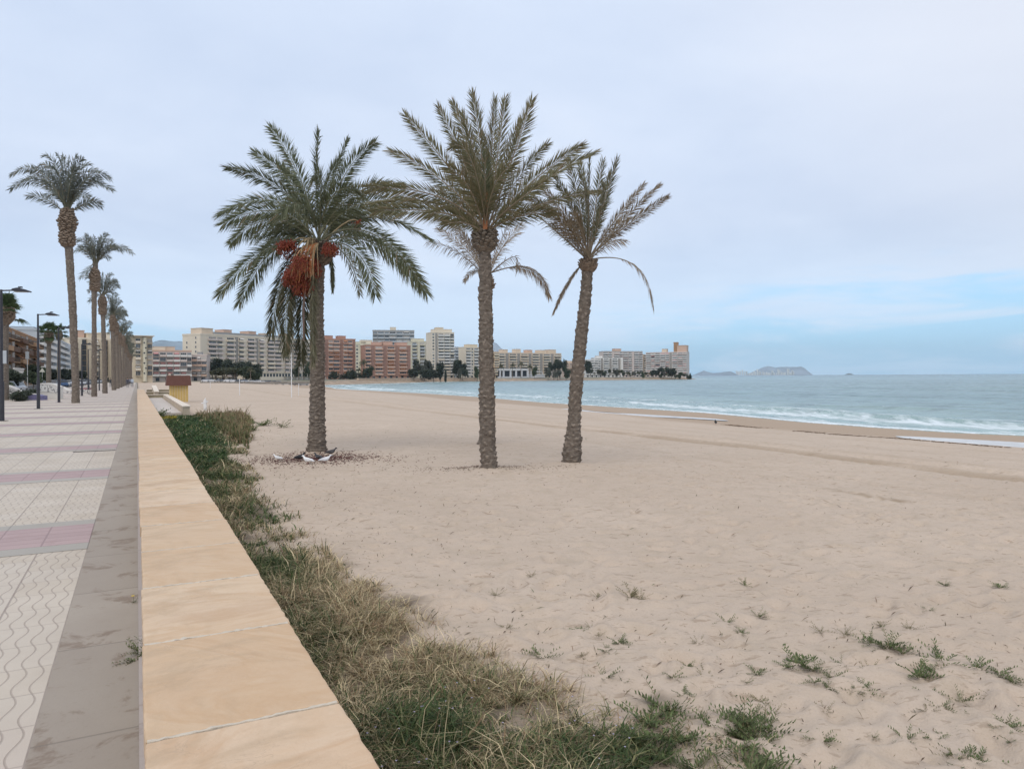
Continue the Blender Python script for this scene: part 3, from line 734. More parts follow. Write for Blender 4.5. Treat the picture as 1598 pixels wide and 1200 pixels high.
def build_main_palms():
    # ---- palm with red fruit (left)
    g=G(494,708,-.5); Y=g.y; loc=Vector((g.x,g.y,tz(g.x,g.y)-.03))
    R=thing('date_palm','green date palm hung with dark red fruit clusters, leftmost of the beach palms','palm tree',loc,0,None)
    W=lambda px: px/F*Y/2
    path=[local(x,y,Y,loc) for x,y in ((494,712),(494,700),(495,660),(495.5,600),(495,540),(494,470),(495,440),(498,410),(500,384))]
    link('trunk',trunk_mesh('trunk',path,[W(29),W(28),W(23),W(21),W(21),W(20),W(19),W(18),W(16)],BARK,rowh=.10,n=7,seed=2,amp=.24),R)
    link('leaf_base_boss',boss_mesh('leaf_base_boss',local(502,396,Y,loc),W(36),34/F*Y,70,STUB,3,.13),R)
    hang=dict(droop=.9,roll=80,leafL=.46,pal=((.055,.065,.035),(.12,.11,.06)))
    fr=[(491,357,475,275,421,199,.4),(488,351,469,290,396,238,.9),(485,357,459,300,356,263,-.2),(481,357,440,295,342,335,-.7,dict(leafL=.52)),
        (478,360,437,318,348,350,-1.1,dict(leafL=.5)),(472,364,420,328,361,378,.3),(472,367,440,352,411,390,1.0),(462,378,410,385,342,460,-.3),(462,380,415,380,373,474,.4),
        (497,357,492,280,497,206,.6,dict(roll=85)),(496,350,508,240,488,282,-2.3,dict(leafL=.5)),(502,357,518,285,543,217,.9,dict(leafL=.36)),(505,355,529,270,584,224,.2,dict(roll=75)),
        (507,358,540,295,625,290,-.8),(510,360,545,315,645,318,.3),(509,362,550,325,622,332,.9),(512,366,575,325,671,374,1.3),(512,370,590,335,665,457,-.2,dict(roll=70)),
        (512,372,600,370,656,450,.8),(512,378,572,378,586,460,-.7),(513,380,553,395,562,460,.5,dict(sparse=.5,pal=OLIVE,leafL=.3)),(511,388,521,400,519,454,.2,dict(leafL=.22,fold=.7)),
        (462,375,432,420,424,520,.3,hang),(466,372,440,430,446,548,-.2,hang),(474,380,452,430,455,515,.8,hang),(480,385,470,440,470,560,.2,hang),(490,378,486,440,489,566,-.75,dict(hang,leafL=.34,pal=OLIVE)),
        (498,345,520,280,560,300,-1.8),(494,345,470,300,440,330,-1.8),(500,350,497,300,530,250,1.6),(495,350,470,320,440,260,1.8),(506,360,530,330,575,345,1.7),(480,362,455,345,425,350,1.5)]
    ARCH[0]=.13
    authored(R,loc,Y,fr,(498,380),GREEN,1,angm=.9,leafL=.52,dens=.016,rachis=(.28,.28,.19),tipdry=.12,width=.026)
    ARCH[0]=.04
    extra(R,loc,local(498,382,Y,loc),5,2.6,11,GREEN,az=(-70,70),el=(15,70),tipdry=.12)
    L=lambda x,y,dd=0: local(x,y,Y,loc,dd)
    fruit_cluster(R,L(492,382,-.1),L(470,360,-.3),L(449,383,-.3),.30,44,1,drop=.14)
    fruit_cluster(R,L(505,384,-.1),L(516,372,-.4),L(515,386,-.45),.22,34,2,drop=.14)
    fruit_cluster(R,L(490,384,-.1),L(470,350,-.5),L(452,425,-.5),.16,30,3,drop=.18)
    for k,(x,y,rd,dr) in enumerate(((468,402,.28,.42),(478,402,.24,.38),(464,420,.25,.38),(474,430,.27,.42),(488,408,.22,.36),(456,430,.22,.2),(470,445,.2,.25))):
        fruit_cluster(R,L(492,384,-.2),L(478+2*k,352,-.6),L(x,y,-.62+.08*k),rd,34,5+k,drop=dr)
    fruit_cluster(R,L(505,378,-.1),L(545,335,.1),L(559,345,.1),.07,14,21,drop=.28,dates=7)
    # orange stalk fans hanging from the crown
    for k in range(3):
        mb=MB(); r=np.random.default_rng(50+k); x0=486+6*k
        for j in range(7):
            xe=x0-14+r.uniform(-16,14); q=[Vector(L(493+k*2,380,-.25)),Vector(L((x0+xe)/2-4,382,-.62)),Vector(L(xe,400,-.72)),Vector(L(xe-2+r.uniform(-3,3),432+r.uniform(-9,9),-.7))]
            pts=[Vector(p) for p in bez(*[np.array(a) for a in q],8)]
            mb.tube(pts,[.020,.018,.015,.012,.009,.008,.007,.005],STALKP if j%3==0 else STALK,4,cap=False)
        mb.build('dry_stalk',R)
    mb=MB(); mb.tube([L(478,440,-.5),L(474,480,-.5),L(474,532,-.5)],[.02,.03,.028],simple('brown_sheath',(.17,.12,.10),.8),5); mb.build('dry_sheath',R)
    # ---- middle palm
    g=G(763,733,-.5); Y=g.y; loc=Vector((g.x,g.y,tz(g.x,g.y)-.03))
    R=thing('date_palm','tallest olive date palm, round knob of leaf bases, middle of the beach group','palm tree',loc)
    W=lambda px: px/F*Y/2
    path=[local(x,y,Y,loc) for x,y in ((764,737),(763,725),(761,690),(760.5,640),(759,560),(758,500),(757.5,450),(757,400),(757,360))]
    link('trunk',trunk_mesh('trunk',path,[W(27),W(24),W(22),W(22),W(21),W(20),W(19),W(17),W(16)],BARK,rowh=.115,n=6,seed=5,amp=.3),R)
    link('leaf_base_boss',boss_mesh('leaf_base_boss',local(756.5,376,Y,loc),W(40),38/F*Y,170,STUB,6,.10,up=.45),R)
    fr=[(753,341,723,286,632,180,.5),(754,338,728,255,684,167,.8),(756,338,738,240,707,161,1.2),(759,338,756,240,737,147,.3,dict(roll=85)),(761,338,768,250,772,155,1.2),
        (762,338,777,255,788,154,-.3,dict(roll=80)),(766,341,795,270,830,157,.2),(769,344,803,280,855,225,1.5),(772,348,815,290,908,228,.2),(772,351,830,290,927,239,-.6),
        (775,354,832,318,935,299,.4,dict(leafL=.32)),(775,354,808,335,862,330,-1),(753,351,712,285,610,236,.2),(749,354,712,295,572,293,-.4),(749,354,700,300,578,318,.4),
        (746,357,712,325,585,330,-.2),(743,357,715,330,668,334,-.9),(743,360,728,340,690,352,-1,dict(leafL=.34)),(754,330,742,215,706,228,-1.9,dict(leafL=.5)),(757,338,757,290,757,240,-.9,dict(roll=20,pal=GREEN)),
        (763,335,770,250,752,210,.9,dict(roll=70)),(758,330,770,270,800,260,-1.5),(750,335,735,280,700,262,-1.6),(766,350,800,320,850,285,-1.3),(757,335,748,250,722,180,-.4,dict(roll=75)),
        (762,335,785,260,812,190,.9)]
    authored(R,loc,Y,fr,(757,362),((.125,.122,.06),(.235,.215,.12)),2,leafL=.47,dens=.019,angm=.70,rachis=(.36,.29,.21),tipdry=.35,width=.022,bare=.14)
    extra(R,loc,local(757,362,Y,loc),2,2.8,12,OLIVE,az=(-70,70),el=(30,75),tipdry=.3)
    mb=MB()
    for k in range(5): mb.tube([local(755+k,358,Y,loc,-.25),local(756+k,330,Y,loc,-.32),local(755+1.5*k,300,Y,loc,-.3)],[.025,.02,.01],simple('orange_sheath',(.36,.15,.07),.7) if k==0 else mb.mats[0],5)
    mb.build('young_sheath',R)
    # ---- right palm
    g=G(892,725,-.5); Y=g.y; loc=Vector((g.x,g.y,tz(g.x,g.y)-.03))
    R=thing('date_palm','leaning date palm with browning lower fronds, rightmost on the sand','palm tree',loc)
    W=lambda px: px/F*Y/2
    path=[local(x,y,Y,loc) for x,y in ((891,729),(892,715),(894,690),(896,660),(899,600),(905,545),(911,490),(915,450),(917.5,415),(918,400))]
    link('trunk',trunk_mesh('trunk',path,[W(26),W(27),W(25),W(18),W(19),W(18),W(17),W(16),W(15),W(14)],BARK,rowh=.115,n=6,seed=8,amp=.3),R)
    link('leaf_base_boss',boss_mesh('leaf_base_boss',local(918,415,Y,loc),W(31),21/F*Y,70,STUBW,9,.08,up=.7),R)
    BR=((.15,.115,.07),(.27,.21,.14))
    fr=[(909,390,886,358,834,312,-.5,dict(pal=BR)),(910,390,893,341,841,289,.4,dict(pal=BR)),(914,390,902,332,860,267,.7),(915,390,909,325,886,250,0),(917,390,919,325,920,244,.6,dict(roll=75)),
        (920,390,928,325,941,252,.2,dict(roll=75)),(922,390,938,332,963,250,-.3),(925,393,945,364,1005,288,.3,dict(pal=BR,leafL=.3)),(927,395,958,361,1029,289,-.2,dict(pal=BR,leafL=.32)),
        (928,397,964,364,1042,307,.4,dict(pal=BR,leafL=.3)),(928,400,945,377,974,376,-.6,dict(pal=DRY,leafL=.3,droop=.8)),(934,405,1010,385,1019,479,.1,dict(pal=DRY,leafL=.24,sparse=.6,droop=1.2,fold=.3,bare=.35)),
        (898,420,884,445,864,488,.2,dict(pal=DRY,leafL=.2,fold=.6,bare=.15)),(906,400,876,367,808,315,.6,dict(pal=GREEN,leafL=.24,sparse=.35,droop=1.)),(914,385,900,320,888,345,-1.7,dict(pal=BR)),
        (918,380,925,320,905,270,-.9,dict(roll=60)),(920,385,945,330,940,290,-1.3),(912,390,890,345,855,330,-1,dict(pal=BR)),(915,385,898,310,868,290,.9),(918,380,915,300,905,255,1.1,dict(roll=70)),
        (922,385,940,320,952,270,1.),(910,395,885,370,862,352,.9,dict(pal=BR,leafL=.34))]
    authored(R,loc,Y,fr,(918,405),((.11,.118,.065),(.21,.20,.125)),3,leafL=.41,dens=.019,angm=.72,rachis=(.33,.27,.20),tipdry=.3,width=.02,bare=.2)
    # ---- dry palm behind
    g=G(752,692,-.5); Y=g.y; loc=Vector((g.x,g.y,tz(g.x,g.y)-.03))
    R=thing('date_palm','dry brown date palm almost hidden behind the trunk of the tallest palm','palm tree',loc)
    W=lambda px: px/F*Y/2
    path=[local(x,y,Y,loc) for x,y in ((753,696),(755,685),(757,670),(758,600),(759,520),(760,460),(760,425))]
    link('trunk',trunk_mesh('trunk',path,[W(20),W(15),W(13),W(13),W(13),W(13),W(11)],BARK,rowh=.1,n=9,seed=11,amp=.18,na=30),R)
    link('leaf_base_boss',boss_mesh('leaf_base_boss',local(761,443,Y,loc),W(20),24/F*Y,50,STUBW,12,.1,up=.5),R)
    D=DRY
    fr=[(746,423,714,385,668,378,.3,dict(droop=1.,sparse=.7)),(746,416,730,387,684,358,-.3),(748,406,735,370,688,342,.5),(769,423,778,384,815,350,.2,dict(sparse=.7)),(768,420,776,377,803,340,.7,dict(sparse=.7)),
        (771,426,815,375,808,422,.1,dict(droop=1.2,sparse=.5,leafL=.25)),(771,430,835,390,857,462,.2,dict(droop=1.1,fold=.3,leafL=.3,bare=.3)),(746,423,737,418,725,439,.2,dict(leafL=.2)),
        (757,410,748,360,735,330,.5),(760,410,765,360,775,325,.8),(752,410,728,372,704,350,.9),(766,415,790,370,812,365,-.5,dict(sparse=.6))]
    authored(R,loc,Y,fr,(760,430),D,4,leafL=.4,rachis=(.30,.24,.18),tipdry=.3,width=.022,bare=.15,droop=.5)
ROWG='date palms lining the promenade'
def build_row_palms():
    pal=((.105,.122,.10),(.19,.205,.17))
    def auto(tips,base,lift=.35):
        fr=[]
        for k,(x,y) in enumerate(tips):
            dx=x-base[0]; dy=y-base[1]; h=abs(dx)*lift
            dd=(-1)**k*.6*(1-min(1,abs(dx)/80))*2.2
            fr.append((base[0]+dx*.2,base[1]+dy*.45-h*.7-4,base[0]+dx*.6,base[1]+dy*.9-h,x,y,dd))
        return fr
    def mk(pxb,pyb,topx,label,path,rad,boss,base,tips,seed,sk,lf=.62,el=(25,80)):
        g=G(pxb,pyb,0); Y=g.y; loc=Vector((g.x,g.y,0))
        R=thing('date_palm',label,'palm tree',loc,0,ROWG)
        W=lambda px: px/F*Y/2
        link('trunk',trunk_mesh('trunk',[local(x,y,Y,loc) for x,y in path],[W(r*.8) for r in rad],BARK,rowh=.2,n=7,amp=.2,dz=.03,na=32,seed=seed),R)
        link('leaf_base_boss',boss_mesh('leaf_base_boss',local(*boss[:2],Y,loc),W(boss[2]*.66),boss[3]/F*Y,300,STUBW,seed,.22,'double',up=.4),R)
        authored(R,loc,Y,auto(tips,base),base,pal,sk,leafL=lf,dens=.05,width=.05,rachis=(.26,.25,.18),tipdry=.15,rr=.04,bare=.22)
        extra(R,loc,local(base[0],base[1],Y,loc),6,3.2*Y/48*80/80 if Y<50 else 3.0,seed+30,pal,az=(0,360),el=el,leafL=lf,dens=.05,width=.05,rr=.04,tipdry=.15,bare=.2)
        return R,Y
    A,_=mk(118,629,107,'nearest tall date palm of the promenade row, its big brown boss above the first lamps',((118,632),(118,600),(116,540),(113,470),(109,410),(106,370),(105,340)),(14,12.5,12.5,13,13,14,15),(105,357,36,58),(105,334),
      ((88,241),(69,244),(63,258),(17,273),(16,296),(72,306),(108,246),(130,248),(140,257),(172,279),(176,297),(140,308),(48,268),(34,285),(97,243),(120,244),(158,284),(152,268),(80,262),(118,262)),1,21)
    B,_=mk(147,619,148,'second date palm of the promenade row, slimmer and lower than the nearest',((147,622),(147,560),(147,500),(147,460),(148,430),(149,408)),(10,9,8,9,9,9),(148,438,19,34),(149,412),
      ((116,393),(120,376),(133,367),(147,369),(168,366),(176,377),(207,396),(182,386),(170,403),(126,434),(140,372),(158,372),(190,392),(130,385)),2,22,.6)
    C_,_=mk(164,614,160,'third date palm of the promenade row, standing against the cream block',((164,617),(163,560),(161,500),(160,470),(160,459)),(9,8,7.5,8,8),(160,478,15,28),(160,462),
      ((175,428),(160,426),(183,440),(186,446),(150,430),(134,434),(138,455),(140,470),(182,460),(170,436),(178,470)),3,23,.6)
    D,_=mk(178,609,176,'fourth date palm of the promenade row',((178,611),(177,560),(176,520),(176,500),(176,491)),(8,7.2,7,7,7),(176,506,12,24),(176,494),
      ((176,460),(190,470),(197,486),(186,466),(168,464),(160,480),(163,496),(195,498),(182,462),(171,470)),5,24,.6)
    k=0
    for s,t,h in ((131,-2.7,1.),(148,-2.6,.95),(165,-2.5,1.02),(182,-2.4,.97),(200,-2.3,1.),(218,-2.2,.96),(238,-2.1,1.),(258,-2.0,.98),(280,-1.9,1.),(302,-1.8,1.)):
        src=D if k%2 else C_
        lab=['fifth date palm of the promenade row','sixth date palm of the promenade row'][k] if k<2 else 'far date palm near the distant end of the promenade row, merging with its neighbours'
        base=ST(s,t)
        sc=h*(13.6/13.6); o=dup(src,base,(k*1.3)%6.28,lab,ROWG,sc*.93 if k>1 else sc); k+=1
# fan palms beyond the promenade
def fan_palm(label,loc,H,r0,crown,seed,skirt=.9,n=26,leaf=1.0):
    R=thing('fan_palm',label,'palm tree',loc,0,'fan palms behind the lamps')
    r=np.random.default_rng(seed)
    link('trunk',trunk_mesh('trunk',[(0,0,-.1),(0,0,H*.5),(.1,0,H)],[r0*1.15,r0,r0*.9],BARK,rowh=.12,n=9,amp=.08,dz=.04,na=24,seed=seed),R)
    link('leaf_base_boss',boss_mesh('leaf_base_boss',(.08,0,H-skirt*.6),r0*1.9,skirt*2.4,120,STUBW,seed,.32,'ball',up=.6),R)
    for k in range(n):
        a=r.uniform(0,2*PI); e=math.radians(r.uniform(-35,80)); 
        o=np.array([math.cos(a)*math.cos(e),math.sin(a)*math.cos(e),math.sin(e)])
        p0=np.array([.08,0,H+.1]); L=crown*r.uniform(.5,.75); c=p0+o*L+np.array([0,0,-.15*L])
        V=[];Fq=[];Cc=[];b=0
        sd=nrm(np.cross(o,[0,0,1.])+1e-6); up=nrm(np.cross(sd,o))
        for q in (-1,1):
            w=sd*.03*q; pass
        V+= [p0-sd*.03,p0+sd*.03,c+sd*.02,c-sd*.02]; Fq.append([0,1,2,3]); Cc+=[(.12,.13,.06)]*4; b=4
        for j in range(30):
            th=math.radians(-115+230*j/29); d=o*math.cos(th)+sd*math.sin(th); l=leaf*(.75+.25*math.cos(th))*r.uniform(.85,1.05)
            d=d+up*.15
            wv=nrm(np.cross(d,up))*.045
            m=c+d*l*.55; t=c+d*l+np.array([0,0,-.35*l*r.uniform(.5,1.2)])
            V+=[c,m+wv,t,m-wv]; Fq.append([b,b+1,b+2,b+3]); b+=4
            cc=np.array([.055,.085,.035])*r.uniform(.7,1.5); Cc+=[cc,cc,cc*1.3,cc]
        link('frond',npmesh('frond',np.array(V),np.array(Fq),LEAF,np.array(Cc)),R)
    return R
# ---------------------------------------------------------------- dune vegetation
def blades(name, s, t, h, wid, col, lean, label, cat, seed, curl=.5, zoff=0.):
    r=np.random.default_rng(seed); n=len(s)
    X=-SU*s+CU*t; Y=CU*s+SU*t; z=terrain(s,t)-.01+zoff
    a=r.uniform(0,2*PI,n); o=np.stack([X,Y,z],1)
    dr=np.stack([np.cos(a)*lean,np.sin(a)*lean,np.ones(n)],1); dr=nrm(dr)
    w=np.stack([-np.sin(a+r.normal(0,.8,n)),np.cos(a+r.normal(0,.8,n)),np.zeros(n)],1)*(wid*.5)[:,None]
    hor=np.stack([np.cos(a),np.sin(a),-np.ones(n)*.35],1)
    m=o+dr*(h*.55)[:,None]; tp=o+dr*(h*.85)[:,None]+hor*(h*curl*r.uniform(.2,1,n))[:,None]
    V=np.stack([o-w,o+w,m+w*.85,m-w*.85,tp+w*.15,tp-w*.15],1).reshape(-1,3)
    b=np.arange(n)[:,None]*6
    Fq=np.concatenate([b+np.array([[0,1,2,3]]),b+np.array([[3,2,4,5]])],0)
    C=np.repeat(col[:,None],6,1); C[:,:2]*=.8; C=C.reshape(-1,3)
    o_=link(name,npmesh(name,V,Fq,BLADE,C)); tag(o_,label,cat,kind='stuff'); return o_
def make_veg():
    r=np.random.default_rng(17)
    def sample(n,s0,s1,edge=.25,p=1.):
        s=s0+(s1-s0)*r.random(n)**p
        tb=np.interp(s,VB[:,0],VB[:,1]); t=.63+(tb+edge-.63)*r.random(n)
        e=(t-tb)+.9*(fbm(s*1.3,t*1.3,3,6)-.5)*2
        keep=r.random(n)<sstep(.35,-.45,e)*.97+.015*(e<.6)
        dd=fbm(s*2.3+5,t*2.3,3,44); keep&=(r.random(n)<.13+1.35*sstep(.38,.58,dd))
        return s[keep],t[keep]
    def greenness(s,t):
        g=.55*sstep(.56,.66,fbm(s*.62+1.3,t*1.0,3,61))
        # green tufts where the photograph has them
        for (gs,gt,rs,rt) in ((8.2,1.3,.9,.35),(9.4,1.5,.5,.5),(11.6,1.7,.9,.5),(4.0,1.5,.5,.35),(3.0,1.2,.8,.5),(3.2,2.4,.5,.5),(16.4,1.6,1.2,.6),(20,1.5,2.5,.8),(26,1.6,5,1.3),(34,1.8,8,1.6),(5.2,.9,.6,.25),(14,1.2,1.,.3)):
            g=np.maximum(g,1.35*np.exp(-(((s-gs)/rs)**2+((t-gt)/rt)**2)))
        return g
    # straw and olive grass
    s1,t1=sample(135000,1.2,9,p=.9); s2,t2=sample(60000,9,24); s3,t3=sample(40000,24,44,.1)
    s=np.concatenate([s1,s2,s3]); t=np.concatenate([t1,t2,t3]); n=len(s)
    dist=np.hypot(s,t)
    # pull blades together into tufts
    cs=np.round(s*5+r.normal(0,.15,n))/5; ct=np.round(t*5+r.normal(0,.15,n))/5
    k=(.8*r.random(n))[:]; s=s*(1-k)+cs*k; t=t*(1-k)+ct*k
    g=greenness(s,t); isg=r.random(n)<g*.8+.07
    reed=(s>20)&(t>2.9)
    h=np.where(isg,r.uniform(.05,.14,n),r.uniform(.05,.19,n))*(.7+.9*fbm(s*1.8,t*1.8,2,71))
    h=np.where(reed,h*1.5+.08,h); h*=(.5+.9*vnoise(cs*3.1+7,ct*3.1,55))*np.where(r.random(n)<.06,2.,1.); h=np.maximum(h,.03)*np.where(s<6,1.,1.15)
    tb=np.interp(s,VB[:,0],VB[:,1]); h*=np.where(t>tb-.1,.7,1.)
    wid=np.interp(dist,[2,8,20,44],[.0035,.006,.013,.024])*r.uniform(.7,1.4,n)
    straw=np.array([[.60,.49,.31]])*r.uniform(.35,1.45,(n,1)); olive=np.array([[.22,.21,.10]])*r.uniform(.6,1.4,(n,1)); gr=np.array([[.065,.10,.035]])*r.uniform(.5,1.6,(n,1)); br=np.array([[.30,.20,.12]])*r.uniform(.6,1.3,(n,1))
    q=r.random(n)[:,None]; patch=fbm(s*.9+9,t*.9,2,81)[:,None]
    col=np.where(isg[:,None],np.where(q<.72,gr,olive),np.where(q<.60+.4*(patch-.5),straw,np.where(q<.75,olive,br)))
    col=np.where((reed&~isg)[:,None],np.where(q<.55,br,olive),col)
    lean=np.where(isg,r.uniform(.2,1.3,n),r.uniform(.3,2.0,n)); lean=np.where(reed,lean*.35,lean)
    m=isg
    blades('dry_grass',s[~m],t[~m],h[~m],wid[~m],col[~m],lean[~m],'dry straw coloured grass matted along the foot of the wall','grass',1,.55)
    blades('green_grass',s[m],t[m],h[m],wid[m]*1.6,col[m],lean[m],'green tufts growing through the dry grass by the wall','grass',2,.6)
    # thick leafy cover further along the wall
    n=26000; s=r.uniform(17,43.8,n); tb=np.interp(s,[17,20,26,43.8],[1.2,2.0,2.6,3.3]); t=.63+(tb-.63)*r.random(n)
    c=np.array([[.045,.085,.028]])*r.uniform(.5,1.7,(n,1)); 
    blades('ivy_cover',s,t,r.uniform(.06,.24,n)*(.6+.8*fbm(s,t,2,91)),np.full(n,.04)*r.uniform(.6,1.4,n),c,r.uniform(.3,1.6,n),'thick dark green leafy cover between the wall and the landing','ground cover',3,.7)
    n=170; s=40+2.2*r.random(n); t=.9+.9*r.random(n)
    blades('yellow_flowers',s,t,np.full(n,.24)*r.uniform(.8,1.25,n),np.full(n,.03),np.tile([[.50,.40,.05]],(n,1))*r.uniform(.6,1.1,(n,1)),r.uniform(.1,.6,n),'small patch of yellow flowers at the end of the green cover','flowers',4,.3)
    # little pale violet flowers close by
    mb=MB(); fm=simple('violet_petal',(.42,.38,.52),.7)
    for k in range(70):
        ss=r.uniform(2.4,4.4); tt=r.uniform(.9,2.6); p=ST(ss,tt); z=tz(p.x,p.y)+r.uniform(.09,.16)
        a=.007; vs=[(p.x,p.y,z+.004)]+[(p.x+a*math.cos(x)*(1 if i%2 else .45),p.y+a*math.sin(x)*(1 if i%2 else .45),z+.003*(i%2)) for i,x in enumerate(np.linspace(0,2*PI,11)[:-1])]
        mb.poly(vs,[(0,i+1,(i+1)%10+1) for i in range(10)],fm)
    tag(mb.build('violet_flowers'),'tiny pale violet flowers scattered in the grass nearest the camera','flowers',kind='stuff')
    # --- loose litter: short sprigs, twigs, crumbs on the sand
    n=13000; mbV=[];mbF=[];mbC=[];b=0
    R=2.8*np.exp(r.random(n)**.75*math.log(32/2.8)); A=np.radians(r.uniform(-30,38,n))
    X=R*np.sin(A); Y=R*np.cos(A); s,t=toST(X,Y); tb=np.interp(s,VB[:,0],VB[:,1]); dv=t-tb
    pr=np.exp(-dv/1.6)*.9+.10+.5*np.exp(-((X-3.4)/2)**2-((Y-5)/1.5)**2)
    keep=(dv>-.2)&(r.random(n)<pr)&(t<30)
    X,Y,s,t,R=X[keep],Y[keep],s[keep],t[keep],R[keep]; n=len(X); z=terrain(s,t)
    for k in range(n):
        l=r.uniform(.008,.035)*(1+R[k]*.04)*(1 if r.random()<.8 else 2.2); w=r.uniform(.0008,.0028)*(1+R[k]*.14); a=r.uniform(0,PI); up=r.uniform(0,.6)*l
        u=np.array([math.cos(a),math.sin(a),0]); v=np.array([-math.sin(a),math.cos(a),0]); p=np.array([X[k],Y[k],z[k]+.003])
        mbV+= [p,p+u*l*.5+v*w+[0,0,up*.6+.004],p+u*l+[0,0,up],p+u*l*.5-v*w+[0,0,up*.6]]
        mbF.append([b,b+1,b+2,b+3]); b+=4
        c=np.array([(.10,.07,.05),(.15,.12,.07),(.09,.11,.05),(.22,.15,.10)][r.integers(4)])*r.uniform(.7,1.3); mbC+=[c]*4
    tag(link('sand_litter',npmesh('sand_litter',np.array(mbV),np.array(mbF),BLADE,np.array(mbC))),'small dry sprigs and crumbs strewn over the sand','litter',kind='stuff')
    # seaweed wrack line near the water
    V=[];Fq=[];C=[];b=0
    n=3000; s=r.uniform(8,40,n); d0=.35*r.standard_normal(n)
    tc=35.5+(s-18)*.12+.6*(fbm(s*.15,s*0,3,77)-.5)*2
    t=tc+d0*.9; ok=(fbm(s*.6,s*0+3,3,79)+.1*r.random(len(s))>.46); s=s[ok];t=t[ok];n=len(s)
    z=terrain(s,t); X=-SU*s+CU*t; Y=CU*s+SU*t
    for k in range(n):
        l=r.uniform(.04,.15); w=r.uniform(.01,.03); a=r.uniform(0,PI); u=np.array([math.cos(a),math.sin(a),0]); v=np.array([-math.sin(a),math.cos(a),0]); p=np.array([X[k],Y[k],z[k]+.01])
        V+=[p-u*l*.5,p+v*w+[0,0,.03],p+u*l*.5,p-v*w+[0,0,.01]]; Fq.append([b,b+1,b+2,b+3]); b+=4
        c=np.array([.17,.12,.08])*r.uniform(.6,1.5); C+=[c]*4
    tag(link('seaweed_line',npmesh('seaweed_line',np.array(V),np.array(Fq),BLADE,np.array(C))),'thin dark line of dried seaweed on the lower beach','seaweed',kind='stuff')
    # fallen dates
    def dates(px,py,n,rx,ry,label,name,size=.022,cc=(.11,.045,.035),off=(0,0)):
        g=G(px,py,-.5); V=[];Fq=[];C=[];b=0
        for k in range(n):
            a=r.uniform(0,2*PI); q=abs(r.normal(0,.55)); x=g.x+off[0]+rx*q*math.cos(a); y=g.y+off[1]+ry*q*math.sin(a); z=tz(x,y)
            sz=size*r.uniform(.6,1.3); th=r.uniform(0,PI); u=np.array([math.cos(th),math.sin(th),0])*sz; v=np.array([-math.sin(th),math.cos(th),0])*sz*.55; w=np.array([0,0,sz*.5]); p=np.array([x,y,z+sz*.3])
            V+=[p+u,p+v,p-u,p-v,p+w,p-w]
            for (i,j,m) in ((0,1,4),(1,2,4),(2,3,4),(3,0,4)): Fq.append([b+i,b+j,b+m,b+m])
            b+=6; c=np.array(cc)*r.uniform(.5,1.6); C+=[c]*6
        F3=np.array(Fq)[:,:3]
        tag(link(name,npmesh(name,np.array(V),F3,BLADE,np.array(C))),label,'fallen fruit',kind='stuff')
    dates(492,716,3400,2.2,1.5,'dark fallen dates scattered round the foot of the fruiting palm','fallen_dates',.024,(.10,.04,.035))
    dates(752,732,700,2.2,.7,'dark crumbs of dropped fruit beside the middle palm','fallen_dates',.018,(.13,.085,.06))
def sprig_mesh(seed, n=14, L=.12, leaf=.022, spread=1.3, col=(.10,.13,.05)):
    r=np.random.default_rng(seed); V=[];Fq=[];C=[];b=0
    for k in range(n):
        a=r.uniform(0,2*PI); e=r.uniform(.15,1.2); l=L*r.uniform(.5,1.2)
        d=np.array([math.cos(a)*spread,math.sin(a)*spread,e]); d/=np.linalg.norm(d)
        p0=np.array([r.normal(0,.005)*L/.12,r.normal(0,.005)*L/.12,-.005]); sd=nrm(np.cross(d,[0,0,1.]))
        segs=6; prev=p0
        for j in range(1,segs+1):
            q=p0+d*l*j/segs+np.array([0,0,-.18*l*(j/segs)**2])
            V+=[prev-sd*.0015,prev+sd*.0015,q+sd*.001,q-sd*.001]; Fq.append([b,b+1,b+2,b+3]); b+=4; C+=[np.array([.20,.17,.09])]*4
            for sg in (-1,1):
                lf=nrm(sd*sg*r.uniform(.6,1.1)+d*.7+np.array([0,0,r.uniform(0,.6)]))*leaf*r.uniform(.6,1.3); wv=nrm(np.cross(lf,[.2,.1,1.]))*leaf*.17
                V+=[q,q+lf*.5+wv,q+lf,q+lf*.5-wv]; Fq.append([b,b+1,b+2,b+3]); b+=4
                c=np.array(col)*r.uniform(.6,1.5); C+=[c]*4
            prev=q
    return npmesh('beach_plant',np.array(V),np.array(Fq),BLADE,np.array(C))
